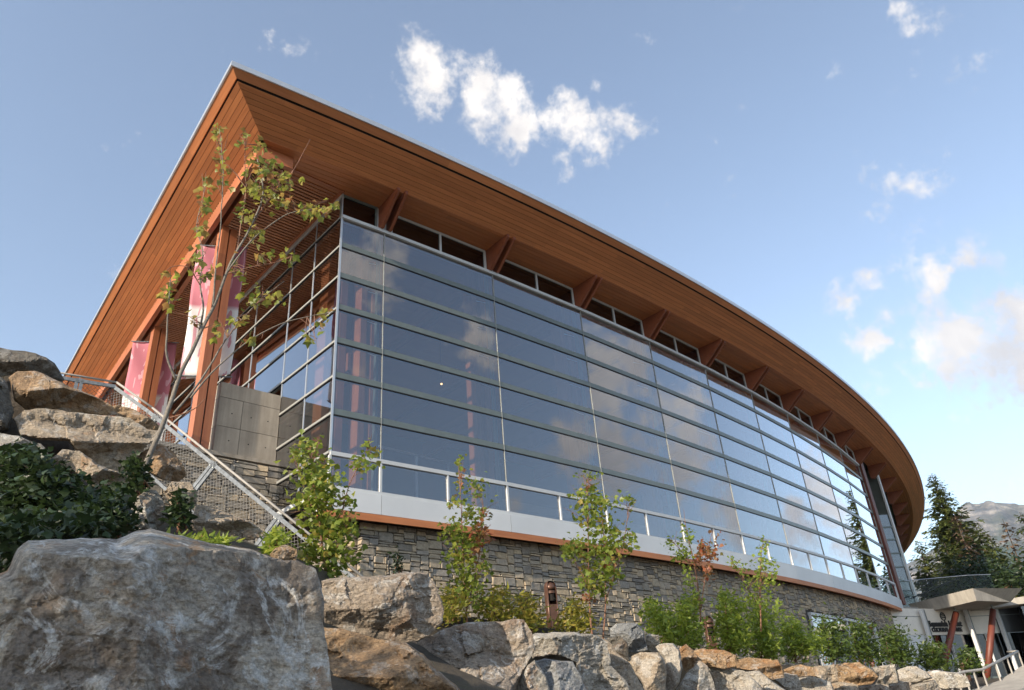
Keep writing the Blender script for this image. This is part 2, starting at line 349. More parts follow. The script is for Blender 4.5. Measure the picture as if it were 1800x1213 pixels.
def banner_mat():
    m, nt, N, L, b = newmat('banner_cloth')
    t = N.new('ShaderNodeTexCoord'); sp = N.new('ShaderNodeSeparateXYZ'); L.new(t.outputs['Generated'], sp.inputs[0])
    w = N.new('ShaderNodeTexNoise'); w.inputs['Scale'].default_value = 2.2; w.inputs['Detail'].default_value = 2; w.inputs['Distortion'].default_value = 2.5
    L.new(t.outputs['Generated'], w.inputs['Vector'])
    sh = ramp(N, L, w.outputs['Fac'], [(.54, (0, 0, 0)), (.57, (1, 1, 1))]); sh.color_ramp.interpolation = 'CONSTANT'
    zt = N.new('ShaderNodeMapRange'); zt.inputs['From Min'].default_value = .50; zt.inputs['From Max'].default_value = .54; L.new(sp.outputs['Z'], zt.inputs['Value'])
    c1 = mixc(N, L, sh.outputs[0], (.74, .72, .70), (.58, .30, .34))
    c2 = mixc(N, L, sh.outputs[0], (.45, .15, .19), (.58, .32, .36))
    c = mixc(N, L, zt.outputs[0], c1, c2)
    L.new(c, b.inputs['Base Color']); b.inputs['Roughness'].default_value = .8
banner_mat()

# ------------------------------------------------------------------ object helpers
WP = {}
def setp(o, label=None, cat=None, group=None, kind=None):
    for k, v in (('label', label), ('category', cat), ('group', group), ('kind', kind)):
        if v: o[k] = v
    return o
def place(o, wl, parent):
    COL.objects.link(o)
    if parent is not None:
        o.parent = parent; o.location = Vector(wl)-WP[parent.name]
    else: o.location = wl
    WP[o.name] = Vector(wl)
def root(name, loc, label, cat, group=None):
    o = bpy.data.objects.new(name, None); o.empty_display_size = .3
    place(o, Vector(loc), None); return setp(o, label, cat, group)
def mesh(name, V, Fc, mat, parent=None, smooth=False, rnd=None, **kw):
    V = np.asarray(V, float)
    lo, hi = V.min(0), V.max(0); org = np.array([(lo[0]+hi[0])/2, (lo[1]+hi[1])/2, lo[2] if parent is None else (lo[2]+hi[2])/2])
    me = bpy.data.meshes.new(name); me.from_pydata((V-org).tolist(), [], Fc)
    if smooth: me.polygons.foreach_set('use_smooth', [True]*len(me.polygons))
    if rnd is not None:
        a = me.attributes.new('rnd', 'FLOAT', 'POINT'); a.data.foreach_set('value', np.asarray(rnd, np.float32))
    me.materials.append(MAT[mat]); me.update()
    o = bpy.data.objects.new(name, me); place(o, org, parent); setp(o, **kw)
    return o
class B:
    """collects boxes, bars, tubes and polygons of ONE piece"""
    def __init__(s): s.v = []; s.f = []
    def add(s, V, Fc):
        n = len(s.v); s.v += [tuple(map(float, p)) for p in V]; s.f += [tuple(i+n for i in f) for f in Fc]; return s
    def hexa(s, p8):
        return s.add(p8, [(0, 3, 2, 1), (4, 5, 6, 7), (0, 1, 5, 4), (1, 2, 6, 5), (2, 3, 7, 6), (3, 0, 4, 7)])
    def box(s, a, b):
        (x0, y0, z0), (x1, y1, z1) = a, b
        return s.hexa([(x0, y0, z0), (x1, y0, z0), (x1, y1, z0), (x0, y1, z0), (x0, y0, z1), (x1, y0, z1), (x1, y1, z1), (x0, y1, z1)])
    def bar(s, p, q, w, h, side=None):
        p = Vector(p); q = Vector(q); d = (q-p).normalized()
        sd = Vector(side) if side is not None else d.cross(Vector((0, 0, 1)))
        if sd.length < 1e-4: sd = Vector((1, 0, 0))
        sd = (sd-d*sd.dot(d)).normalized(); u = sd.cross(d)
        c = [(-w/2, -h/2), (w/2, -h/2), (w/2, h/2), (-w/2, h/2)]
        return s.hexa([tuple(p+sd*a+u*b) for a, b in c]+[tuple(q+sd*a+u*b) for a, b in c])
    def tube(s, pts, rad, n=8, cap=True):
        pts = [Vector(p) for p in pts]; rings = []; m = len(pts)
        ref = Vector((0, 0, 1)) if abs((pts[-1]-pts[0]).normalized().z) < .9 else Vector((1, 0, 0))
        V = []
        for i, p in enumerate(pts):
            d = (pts[min(i+1, m-1)]-pts[max(i-1, 0)]).normalized(); a = d.cross(ref).normalized(); b_ = a.cross(d)
            r = rad[i] if isinstance(rad, (list, tuple)) else rad
            V += [tuple(p+(a*cos(2*pi*k/n)+b_*sin(2*pi*k/n))*r) for k in range(n)]
        Fc = [(i*n+k, i*n+(k+1) % n, (i+1)*n+(k+1) % n, (i+1)*n+k) for i in range(m-1) for k in range(n)]
        if cap: Fc += [tuple(range(n-1, -1, -1)), tuple((m-1)*n+k for k in range(n))]
        return s.add(V, Fc)
    def extr(s, poly, off):
        n = len(poly); o = np.array(off); V = [np.array(p) for p in poly]+[np.array(p)+o for p in poly]
        return s.add(V, [tuple(range(n-1, -1, -1)), tuple(range(n, 2*n))]+[(i, (i+1) % n, n+(i+1) % n, n+i) for i in range(n)])
    def sweep(s, rings):
        """rings: list of equal-length closed cross sections"""
        k = len(rings[0]); V = [p for r in rings for p in r]; m = len(rings)
        Fc = [(i*k+j, i*k+(j+1) % k, (i+1)*k+(j+1) % k, (i+1)*k+j) for i in range(m-1) for j in range(k)]
        Fc += [tuple(range(k-1, -1, -1)), tuple((m-1)*k+j for j in range(k))]
        return s.add(V, Fc)
    def make(s, name, mat, parent=None, smooth=False, **kw):
        o = mesh(name, s.v, s.f, mat, parent, smooth, **kw)
        bm = bmesh.new(); bm.from_mesh(o.data); bmesh.ops.recalc_face_normals(bm, faces=bm.faces); bm.to_mesh(o.data); bm.free()
        return o
RND = random.Random(4)
NPR = np.random.RandomState(4)

# ================================================================== SETTING
def planter(u):
    return max(.95, 1.75-.05*(u-6))
def rockline(u): return 7.9+.09*u
def ground_z(u, v):
    low = -1.6
    # right side: planter between the rock wall and the building
    zr = planter(u)
    k = min(1, max(0, (v-rockline(u)+.5)/1.0)); k = k*k*(3-2*k)
    if v > rockline(u)-.4 and u > 26:
        k *= 1
    zR = low+(zr-low)*k
    # left: bank rising to the upper plaza
    t = float(np.interp(v, (4.2, 7.5, 10.2, 17), (0, .28, .74, 1))) if u < 1.75 else min(1, max(0, (v-4.2)/12.0))
    zL = low+1.5*min(1, max(0, (v-3.2)/1.2))+t*6.35
    b_ = 6.2-max(0, v-8)*.42; m = min(1, max(0, (b_-u)/2.2)); m = m*m*(3-2*m)
    if v > 17.15: m = min(1, max(0, (8.4-u)/.4))
    zR = max(zR, 2.3*min(1, max(0, (v-9)/4))*min(1, max(0, (10-u)/2)))
    z = zR*(1-m)+zL*m
    far = min(1, max(0, (-u-6)/6)); z = z*(1-far)+low*far
    if u > 44:
        e = min(1, (u-44)/5); z = z*(1-e)+max(z, 1.15)*e if v > rockline(u) else z
    return min(z, 6.45)+ (.05*noise.noise((u*.9, v*.9, 0)) if hypot(u, v) < 60 else 0)
def build_ground():
    def axis(lo, hi, step, far):
        a = list(np.arange(lo, hi+1e-6, step)); s = step
        x = hi
        while x < far: s *= 1.35; x += s; a.append(x)
        x = lo; s = step
        while x > -far: s *= 1.35; x -= s; a.insert(0, x)
        return a
    U = axis(-8, 52, .4, 5600); Vv = axis(0, 22, .4, 5600)
    V = [(u, v, ground_z(u, v)) for v in Vv for u in U]; n = len(U)
    Fc = [(j*n+i, j*n+i+1, (j+1)*n+i+1, (j+1)*n+i) for j in range(len(Vv)-1) for i in range(n-1)]
    mesh('ground', V, Fc, 'soil', None, True, kind='structure', label='dark planting soil under the boulders and shrubs')
build_ground()

mesh('forecourt', [(-40, -90, -1.59), (95, -90, -1.59), (95, 9.0, -1.59), (30, 8.4, -1.59), (14, 7.2, -1.59), (8, 6.2, -1.59), (5, 4.6, -1.59), (3, 2.4, -1.59), (-40, 2.4, -1.59)], [tuple(range(9))], 'concrete_light', None, kind='structure', label='pale paved forecourt below the boulder wall')
def build_mountain():
    # ridge line read off the photograph, about 3 km away
    ridge = [(1560, 1010), (1600, 985), (1640, 962), (1680, 920), (1700, 897), (1725, 893), (1760, 891), (1790, 886), (1830, 880), (1900, 872), (2000, 890), (2150, 905), (2300, 940)]
    rx = [p[0] for p in ridge]; ry = [p[1] for p in ridge]
    n, m = 110, 46; V = []
    for j in range(m):
        t = j/(m-1)
        for i in range(n):
            x = 1560+i*(2300-1560)/(n-1); y = float(np.interp(x, rx, ry))
            r = ray(x, y); h = hypot(r[0], r[1]); D = 3200+(1-t)*-1500 if t < .75 else 3200+(t-.75)*2600-375
            D = 1900+1300*min(1, t/.75)+max(0, t-.75)*3000
            top = r[2]/h*3200
            z = top*min(1, (t/.75))**1.25 if t <= .75 else top*(1-(t-.75)*1.6)
            nz = noise.fractal((x*.012, t*3.2, 1.3), 1.0, 2.0, 6)*75*(.2+min(1, t*1.3)) if t < .74 else noise.fractal((x*.03, t*3.2, 1.3), 1.0, 2.0, 4)*14
            V.append((r[0]/h*D, r[1]/h*D, max(-5, z+nz*(1 if t < .7 else .5))))
    Fc = [(j*n+i, j*n+i+1, (j+1)*n+i+1, (j+1)*n+i) for j in range(m-1) for i in range(n-1)]
    mesh('mountain', V, Fc, 'mountain_rock', None, False, kind='structure', label='hazy rocky mountain ridge beyond the conifers')
build_mountain()

# ================================================================== BUILDING
BLD = root('cultural_centre', (7.7, 14.3, 2.0), 'curved glass-fronted building with a sweeping cedar-lined roof', 'building')
JU = [7.71, 8.99, 12.78, 16.62, 20.38, 24.15, 27.95, 31.63, 35.45, 39.15, 42.98]
ZB, RH = 6.002, .955
ZROW = [ZB+RH*k for k in range(8)]           # transoms; the last is the white sill
ZBAND0, ZBAND1, ZTOP = 4.715, 5.19, 13.52
WALL_BACK = 28.0

def chord(i, d, z):        # point on joint i moved outward d
    return arcp(JU[i], d, z)
# --- glass front -------------------------------------------------------------
GW = root('glass_front', (7.7, 14.3, ZBAND1), None, None); GW.parent = BLD; GW.location = Vector((7.7, 14.3, ZBAND1))-WP[BLD.name]
def quad_pane(parent, a, b, z0, z1, mat='glass', jit=.0012):
    nrm = np.array([b[1]-a[1], -(b[0]-a[0]), 0]); nrm /= np.linalg.norm(nrm)
    o = [RND.uniform(-jit, jit) for _ in range(3)]
    V = [(a[0], a[1], z0), (b[0], b[1], z0), (b[0], b[1], z1), (a[0], a[1], z1)]
    V = [np.array(p)+nrm*q for p, q in zip(V, (0, o[0], o[1]+o[0], o[1]))]
    return mesh('pane', V, [(0, 1, 2, 3)], mat, parent)
nb = len(JU)-1
for i in range(nb):
    a = chord(i, 0, 0); b = chord(i+1, 0, 0)
    mid = (a+b)/2
    if i == 0: quad_pane(GW, a, b, ZBAND1, ZB)
    else:
        quad_pane(GW, a, mid, ZBAND1, ZB); quad_pane(GW, mid, b, ZBAND1, ZB)
    for k in range(7): quad_pane(GW, a, b, ZROW[k], ZROW[k+1])
def strip(name, mat, d0, d1, z0, z1, i0=0, i1=nb, parent=GW):
    rings = [[chord(i, d0, z0), chord(i, d1, z0), chord(i, d1, z1), chord(i, d0, z1)] for i in range(i0, i1+1)]
    return B().sweep(rings).make(name, mat, parent)
for k in range(1, 7):
    strip('transom', 'frame_grey', -.14, .014, ZROW[k]+.014, ZROW[k]+.165)
    strip('gasket', 'gasket', -.02, .022, ZROW[k]-.014, ZROW[k]+.012)
strip('sill', 'frame_white', -.16, .075, ZROW[7]-.02, ZROW[7]+.075)
strip('sill', 'frame_white', -.12, .05, ZB-.045, ZB+.05)
strip('sill', 'frame_white', -.12, .045, ZBAND1-.01, ZBAND1+.07)
for i in range(nb+1):
    w = .055 if i in (0,) else .016
    p = chord(i, .008, 0)
    t = chord(min(i+1, nb), 0, 0)-chord(max(i-1, 0), 0, 0); t = t/np.linalg.norm(t)
    B().bar((p[0], p[1], ZB+.05), (p[0], p[1], ZROW[7]-.02), w, .03, t).make('mullion', 'frame_light' if i else 'flashing', GW)
    B().bar((p[0], p[1], ZBAND1+.07), (p[0], p[1], ZB-.045), .055, .07, t).make('mullion', 'frame_white', GW)
    if i and i < nb:
        m = (chord(i, .008, 0)+chord(i+1, .008, 0))/2
        B().bar((m[0], m[1], ZBAND1+.07), (m[0], m[1], ZB-.045), .045, .07, t).make('mullion', 'frame_white', GW)
# white spandrel band, one panel per bay
for i in range(nb):
    a0 = JU[i]+(.006 if i else -.07); a1 = JU[i+1]-.006
    pts = np.linspace(a0, a1, 2)
    rings = [[arcp(u, -.42, ZBAND0), arcp(u, .09, ZBAND0), arcp(u, .09, ZBAND1-.012), arcp(u, -.42, ZBAND1-.012)] for u in pts]
    B().sweep(rings).make('band_panel', 'panel_white', BLD)
# cedar soffit below the band: boards
for k in range(4):
    d0 = .07-.145*k; d1 = d0-.135
    us = np.linspace(7.66, 42.9, 24)
    rings = [[arcp(u, d1, ZBAND0-.055), arcp(u, d0, ZBAND0-.055), arcp(u, d0, ZBAND0-.02), arcp(u, d1, ZBAND0-.02)] for u in us]
    B().sweep(rings).make('soffit_board', 'cedar_u', BLD)
us = np.linspace(7.63, 42.95, 24)
B().sweep([[arcp(u, .06, ZBAND0-.17), arcp(u, .10, ZBAND0-.17), arcp(u, .10, ZBAND0-.012), arcp(u, .06, ZBAND0-.012)] for u in us]).make('cedar_trim', 'cedar_u', BLD)
# --- clerestory ----------------------------------------------------------------
CL = root('clerestory', (7.7, 14.3, ZROW[7]), None, None); CL.parent = BLD; CL.location = Vector((7.7, 14.3, ZROW[7]))-WP[BLD.name]
z0, z1 = ZROW[7]+.075, ZTOP
for i in range(nb):
    L_ = .0 if i == 0 else .24; Rr = .24 if i < nb else 0
    a = JU[i]+L_; b = JU[i+1]-Rr; dd = -.05
    def pt(u): return arcp(u, dd, 0)
    segs = [(a, b)] if i == 0 else [(a, (a+b)/2), ((a+b)/2, b)]
    for s0, s1 in segs:
        p, q = pt(s0), pt(s1)
        mesh('pane', [(p[0], p[1], z0), (q[0], q[1], z0), (q[0], q[1], z1), (p[0], p[1], z1)], [(0, 1, 2, 3)], 'glass_dark', CL)
        fb = B()
        for zz, hh in ((z0+.02, .05), (z1-.03, .07)):
            fb.bar((p[0], p[1], zz), (q[0], q[1], zz), .07, hh)
        t = (q-p)/np.linalg.norm(q-p)
        fb.bar((p[0], p[1], z0), (p[0], p[1], z1), .055, .08, t); fb.bar((q[0], q[1], z0), (q[0], q[1], z1), .055, .08, t)
        fb.make('window_frame', 'frame_grey' if i == 0 else 'frame_white', CL)
    p, q = arcp(JU[i+1]-.24, -.07, 0), arcp(JU[i+1]+.24, -.07, 0)
    B().bar((p[0], p[1], (z0+z1)/2), (q[0], q[1], (z0+z1)/2), .04, z1-z0).make('infill_panel', 'panel_white', CL)

# --- roof -----------------------------------------------------------------------
ROOF = root('roof', (3.84, 12.71, 13.5), None, None); ROOF.parent = BLD; ROOF.location = Vector((3.84, 12.71, 13.5))-WP[BLD.name]
VL = np.array([.0600, .9982]); NL = np.array([VL[1], -VL[0]])      # left eave direction and inward normal
K0 = np.array([3.842, 12.714])
def left_line(s, t): return K0+NL*s+VL*t
def corner(s):
    # the left eave line offset s meets the front circle of radius RE-s
    P = K0+NL*s*1.1-CE; b = P@VL; c = P@P-(RE-s)**2
    t = -b-sqrt(b*b-c); return K0+NL*s*1.1+VL*t
def th_of(p): return math.asin((p[0]-CE[0])/hypot(p[0]-CE[0], p[1]-CE[1]))
TH_END = math.asin((86-CE[0])/RE)
def front_pt(s, f):
    th = th_of(corner(s)); th = th+(TH_END-th)*f; R = RE-s
    return np.array([CE[0]+R*sin(th), CE[1]-R*cos(th)])
LEFT_LEN = 34.0
FS = list(np.linspace(0, 1, 90))
def front_strip(name, mat, prof, parent=ROOF, f1=1.0):
    rings = [[(*front_pt(s, f*f1), z) for s, z in prof] for f in FS]
    return B().sweep(rings).make(name, mat, parent)
def left_strip(name, mat, prof, parent=ROOF, ln=LEFT_LEN):
    rings = []
    for f in (0, 1):
        r = []
        for s, z in prof:
            c = corner(s); p = c+VL*(ln*f); r.append((p[0], p[1], z))
        rings.append(r)
    return B().sweep(rings).make(name, mat, parent)
ZE = 14.50
for fn, m_ in ((front_strip, 'cedar_u'), (left_strip, 'cedar_v')):
    fn('flashing', 'flashing', [(-.035, ZE-.135), (.05, ZE-.135), (.30, ZE+.005), (-.035, ZE+.015)])
    fn('fascia_board', m_, [(.0, ZE-.135), (.15, ZE-.285), (.20, ZE-.235), (.06, ZE-.12)])
    fn('shadow_gap', 'void', [(.14, ZE-.25), (.22, ZE-.29), (.22, ZE-.23), (.16, ZE-.20)])
    n = 8; a = np.array([.185, ZE-.345]); b = np.array([1.06, 13.56])
    for k in range(n):
        p = a+(b-a)*(k/n); q = a+(b-a)*((k+.93)/n); nv = np.array([.012, .022])
        fn('soffit_board', m_, [tuple(p), tuple(q), tuple(q+nv), tuple(p+nv)])
    fn('soffit_backing', 'void', [tuple(a+(.03, .045)), tuple(b+(.03, .045)), tuple(b+(.03, .09)), tuple(a+(.03, .09))])
n = 8
for k in range(n):
    s0 = 1.06+1.25*k/n; s1 = 1.06+1.25*(k+.92)/n
    front_strip('soffit_board', 'cedar_u', [(s0, 13.55), (s1, 13.55), (s1, 13.575), (s0, 13.575)])
front_strip('soffit_backing', 'void', [(1.0, 13.60), (3.2, 13.60), (3.2, 13.64), (1.0, 13.64)])
# roof deck above everything
def roof_deck():
    pts = [front_pt(.25, f) for f in np.linspace(0, 1, 50)]
    c = corner(.25); far = c+VL*LEFT_LEN
    poly = [(p[0], p[1], ZE-.06) for p in pts]+[(86, 48, ZE-.06), (far[0], far[1], ZE-.06)]
    B().extr(poly, (0, 0, .05)).make('roof_deck', 'roof_membrane', ROOF)
roof_deck()
# slatted ceiling of the side walkway
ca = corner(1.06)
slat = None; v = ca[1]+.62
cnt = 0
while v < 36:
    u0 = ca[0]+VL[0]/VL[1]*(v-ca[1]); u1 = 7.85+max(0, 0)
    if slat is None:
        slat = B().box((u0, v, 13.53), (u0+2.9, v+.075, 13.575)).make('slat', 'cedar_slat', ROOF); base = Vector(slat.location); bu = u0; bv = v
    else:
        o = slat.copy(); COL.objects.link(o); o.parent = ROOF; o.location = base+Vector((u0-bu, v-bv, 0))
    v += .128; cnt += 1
B().extr([(ca[0]-.1, ca[1]+.3, 13.66), (8.2, ca[1]+.3, 13.66), (8.2, 46, 13.66), (ca[0]+1.8, 46, 13.66)], (0, 0, .04)).make('soffit_backing', 'void', ROOF)
B().box((ca[0]+.1, ca[1]+.52, 13.515), (7.72, ca[1]+.61, 13.57)).make('trim_board', 'glulam_u', ROOF)
B().box((7.60, ca[1]+.61, 13.50), (7.69, 36, 13.57)).make('trim_board', 'glulam_v', ROOF)
# knee braces in pairs at each joint
def brace(u, thick=.08, out=1.02):
    th = math.asin((u-C0[0])/R0); rad = np.array([sin(th), -cos(th), 0]); tan_ = np.array([cos(th), sin(th), 0])
    for sgn in (-1, 1):
        c = np.array([*arcp(u+sgn*.125*cos(th), 0)[:2], 0])
        prof = [(-.05, 12.80), (.14, 12.74), (out, 13.46), (out, 13.548), (-.05, 13.548)]
        poly = [c+rad*d+np.array([0, 0, z])-tan_*thick/2 for d, z in prof]
        B().extr(poly, tan_*thick).make('knee_brace', 'glulam_shaded', BLD)
for u in JU[1:]: brace(u)
u = JU[-1]+3.75
while u < 72: brace(u); u += 3.75
# beam along the fold of the side eave, with posts
bd = np.array([VL[0], VL[1], 0]); bn = np.array([NL[0], NL[1], 0])
B0 = np.array([ca[0]+.02, ca[1]+.25, 0])
for off in (0.06, .30):
    p = B0+bn*off+np.array([0, 0, 13.30]); q = p+bd*31
    B().bar(p, q, .13, .46, bn).make('glulam_beam', 'glulam_v', BLD)
# beam end stub crossing at the corner
B().bar((ca[0]+.15, ca[1]+.30, 13.36), (ca[0]+.95, ca[1]+.22, 13.36), .13, .36).make('beam_stub', 'glulam_u', BLD)
COLS = [17.12, 23.6, 30.1]
for v in COLS:
    u0 = B0[0]+VL[0]/VL[1]*(v-B0[1])
    for off in (.24, .47):
        B().box((u0+off, v-.17, 6.55), (u0+off+.19, v+.17, 13.08)).make('timber_post', 'glulam_z', BLD)
    B().box((u0+.425, v-.10, 6.55), (u0+.475, v+.10, 7.1)).make('steel_shoe', 'frame_grey', BLD)
# --- side wall (glass returning from the corner) ---------------------------------------
SW = root('glass_side', (7.71, 14.3, ZBAND1), None, None); SW.parent = BLD; SW.location = Vector((7.71, 14.3, ZBAND1))-WP[BLD.name]
US = 7.71
vj = [14.3, 15.72, 17.1, 19.4, 21.8, 24.2, 26.6, 29.0, 31.4]
for k in range(-1, 8):
    za = ZROW[k] if k >= 0 else ZBAND1
    zb_ = ZROW[k+1] if k < 7 else ZTOP
    for j in range(len(vj)-1):
        if vj[j] >= 17.0 and za < 8.3: continue
        mesh('pane', [(US, vj[j+1], za), (US, vj[j], za), (US, vj[j], zb_), (US, vj[j+1], zb_)], [(0, 1, 2, 3)], 'glass', SW)
    if k >= 0:
        v1 = 31.4 if za > 8.3 else 17.1
        B().box((US-.02, 14.33, ZROW[k]+.014), (US+.13, v1, ZROW[k]+.075)).make('transom', 'frame_light', SW)
        B().box((US-.028, 14.33, ZROW[k]-.014), (US+.02, v1, ZROW[k]+.012)).make('gasket', 'gasket', SW)
for j in range(len(vj)):
    zlo = ZBAND1 if vj[j] < 17.0 else 8.45
    B().box((US-.016, vj[j]-.014, zlo), (US+.01, vj[j]+.014, ZTOP)).make('mullion', 'flashing', SW)
B().box((US-.03, 14.32, 13.40), (US+.05, 31.4, 13.51)).make('head_frame', 'frame_white', SW)
B().box((US-.03, 14.3, 5.15), (US+.2, 17.1, 5.26)).make('sill', 'frame_white', SW)
# --- concrete wing wall, cap, plaza ------------------------------------------------------
CW = root('concrete_wall', (7.0, 17.2, 6.6), None, None); CW.parent = BLD; CW.location = Vector((7.0, 17.2, 6.6))-WP[BLD.name]
for (u0, u1, z0, z1) in [(6.10, 7.70, 8.10, 8.50), (6.10, 6.70, 7.33, 8.088), (6.712, 7.70, 7.33, 8.088), (6.10, 6.70, 6.60, 7.318), (6.712, 7.70, 6.60, 7.318)]:
    B().box((u0, 17.1, z0), (u1, 17.4, z1)).make('concrete_panel', 'concrete', CW)
B().box((6.11, 17.115, 6.6), (7.69, 17.39, 8.49)).make('joint_core', 'mortar', CW)
for (u, z) in [(6.45, 7.70), (6.95, 7.70), (7.4, 7.70), (6.45, 6.98), (6.95, 6.98), (7.4, 6.98)]:
    B().tube([(u, 17.085, z), (u, 17.12, z)], .014, 8).make('tie_hole', 'gasket', CW)
B().box((6.2, 17.4, 6.55), (7.7, 32, 6.62)).make('plaza_slab', 'concrete_light', BLD)
B().box((2.2, 17.05, 6.47), (6.2, 32, 6.60)).make('plaza_slab', 'concrete_light', BLD)
B().box((7.4, 17.45, 6.62), (7.66, 32, 8.45)).make('cream_wall', 'cream', BLD)
for zz in (7.0, 7.5, 8.0):
    B().box((7.33, 17.45, zz), (7.398, 32, zz+.07)).make('cream_rail', 'frame_white', BLD)
B().box((2.2, 16.93, 6.50), (7.74, 17.3, 6.598)).make('wall_cap', 'concrete', BLD)

# --- stone walls ---------------------------------------------------------------------
STW = root('stone_wall', (9, 14.65, 1.0), None, None); STW.parent = BLD; STW.location = Vector((9, 14.65, 1.0))-WP[BLD.name]
def stone_template(seed):
    r = random.Random(seed); bm = bmesh.new(); bmesh.ops.create_cube(bm, size=1)
    bmesh.ops.bevel(bm, geom=list(bm.edges), offset=.10, segments=1, affect='EDGES')
    for v_ in bm.verts:
        v_.co += Vector((r.uniform(-.05, .05), r.uniform(-.12, .12) if v_.co.y < 0 else 0, r.uniform(-.07, .07)))
    me = bpy.data.meshes.new('stone'); bm.to_mesh(me); bm.free(); me.materials.append(MAT['ashlar'])
    a = me.attributes.new('rnd', 'FLOAT', 'POINT'); a.data.foreach_set('value', [0.0]*len(me.vertices))
    return me
STN = [stone_template(s) for s in range(8)]
def lay(s0, s1, z0, z1, skip, seed):
    """random squared rubble: (s, z, w, h) rectangles on a 0.055 m height module"""
    r = random.Random(seed); out = []; mod = .056
    ns = int((s1-s0)/mod); nz_ = int((z1-z0)/mod); occ = np.zeros((nz_, ns), bool)
    for j in range(nz_):
        i = 0
        while i < ns:
            if occ[j, i]: i += 1; continue
            h = r.choice([1, 1, 2, 2, 2, 3, 3, 4]); w = r.choice([4, 5, 6, 7, 8, 10]) if h < 4 else r.choice([5, 6, 7, 8])
            if h == 1: w = r.choice([5, 7, 9, 12])
            w = min(w, ns-i); h = min(h, nz_-j)
            ww = 0
            while ww < w and not occ[j, i+ww]: ww += 1
            w = ww
            if i+w < ns and ns-i-w < 2: w = min(ns-i, w+2) if not occ[j, i:min(ns, i+w+2)].any() else w
            if occ[j:j+h, i:i+w].any():
                h = 1
            occ[j:j+h, i:i+w] = True
            s, z = s0+i*mod, z0+j*mod
            if not any(a <= s+w*mod and s <= b and c <= z+h*mod and z <= d for a, b, c, d in skip): out.append((s, z, w*mod, h*mod))
            i += w
    return out
stones = []
for (s, z, w, h) in lay(0, 32.5, .9, 4.65, [(20.2, 28.4, 1.5, 3.62)], 3):
    u = 8.65+s+w/2
    p = arcp(u, -.30, z+h/2); th = math.asin((u-C0[0])/R0); dist = hypot(p[0], p[1])
    vis = 1 if (z > 2.3 and u > 8) else .2
    stones.append((w*h/dist**2*vis, p, th, w, h))
for (s, z, w, h) in lay(0, 4.6, 3.2, 6.48, [], 5):
    u = 3.2+s+w/2; p = np.array([u, 16.99, z+h/2]); stones.append((w*h/hypot(u, 17)**2*(1 if u > 4.6 and z > 3.9 else .2), p, 0, w, h))
for (s, z, w, h) in lay(0, 2.35, 2.4, 5.1, [], 6):        # return between the two faces
    v = 14.62+s+w/2; p = np.array([8.62, v, z+h/2]); stones.append((w*h/hypot(8, v)**2*.6, p, -pi/2, w, h))
stones.sort(key=lambda t: -t[0])
def stone_mtx(p, th, w, h):
    prot = RND.uniform(.135, .168)
    return Matrix.Translation(Vector(p)) @ Matrix.Rotation(th, 4, 'Z') @ Matrix.Diagonal((w-.012, prot, h-.012, 1))
big = stones[:300]; rest = stones[300:]
for _, p, th, w, h in big:
    o = bpy.data.objects.new('stone', STN[RND.randrange(8)]); COL.objects.link(o); o.parent = STW
    o.matrix_basis = Matrix.Translation(-WP[STW.name]) @ stone_mtx(p, th, w, h)
V = []; Fc = []; rn = []
for _, p, th, w, h in rest:
    me = STN[RND.randrange(8)]; M4 = stone_mtx(p, th, w, h); n0 = len(V); q = RND.random()
    V += [tuple(M4 @ v_.co) for v_ in me.vertices]; rn += [q]*len(me.vertices); Fc += [tuple(i+n0 for i in f.vertices) for f in me.polygons]
mesh('further_stones', V, Fc, 'ashlar', STW, rnd=rn, kind='stuff')
us = np.linspace(8.66, 41.2, 40)
B().sweep([[arcp(u, -.8, .5), arcp(u, -.32, .5), arcp(u, -.32, 4.66), arcp(u, -.8, 4.66)] for u in us]).make('mortar_core', 'mortar', STW)
B().box((3.2, 17.0, 2.5), (8.7, 17.35, 6.5)).make('mortar_core', 'mortar', STW)
B().box((8.64, 14.7, 2.0), (9.0, 17.1, 5.1)).make('mortar_core', 'mortar', STW)
# lower window in the stone wall
LW = root('lower_window', (32.5, 15.4, 1.5), None, None); LW.parent = BLD; LW.location = Vector((32.5, 15.4, 1.5))-WP[BLD.name]
wu = np.linspace(29.0, 36.9, 7)
for k in range(6):
    a, b = arcp(wu[k], -.26, 0), arcp(wu[k+1], -.26, 0)
    mesh('pane', [(a[0], a[1], 1.55), (b[0], b[1], 1.55), (b[0], b[1], 3.55), (a[0], a[1], 3.55)], [(0, 1, 2, 3)], 'glass', LW)
for z in (1.55, 3.56):
    B().sweep([[arcp(u, -.34, z-.05), arcp(u, -.17, z-.05), arcp(u, -.17, z+.06), arcp(u, -.34, z+.06)] for u in wu]).make('window_frame', 'frame_white', LW)
for u in wu:
    p = arcp(u, -.24, 0); B().bar((p[0], p[1], 1.6), (p[0], p[1], 3.51), .07, .09, (1, 0, 0)).make('window_mullion', 'frame_white', LW)

# --- interior seen through the glass ---------------------------------------------------
INT = root('great_hall', (20, 20, 5.0), None, None); INT.parent = BLD; INT.location = Vector((20, 20, 5.0))-WP[BLD.name]
us = np.linspace(7.8, 43.2, 20)
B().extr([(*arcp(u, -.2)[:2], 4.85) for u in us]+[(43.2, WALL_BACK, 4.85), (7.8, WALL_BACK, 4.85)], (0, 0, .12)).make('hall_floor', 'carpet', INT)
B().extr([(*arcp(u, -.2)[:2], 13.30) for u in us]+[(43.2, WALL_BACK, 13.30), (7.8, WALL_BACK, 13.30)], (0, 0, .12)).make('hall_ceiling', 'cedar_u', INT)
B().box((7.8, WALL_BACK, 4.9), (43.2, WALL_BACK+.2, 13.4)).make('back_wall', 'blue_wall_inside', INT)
B().box((43.25, 18.6, 4.9), (43.4, WALL_BACK, 13.4)).make('end_wall', 'plaster_inside', INT)
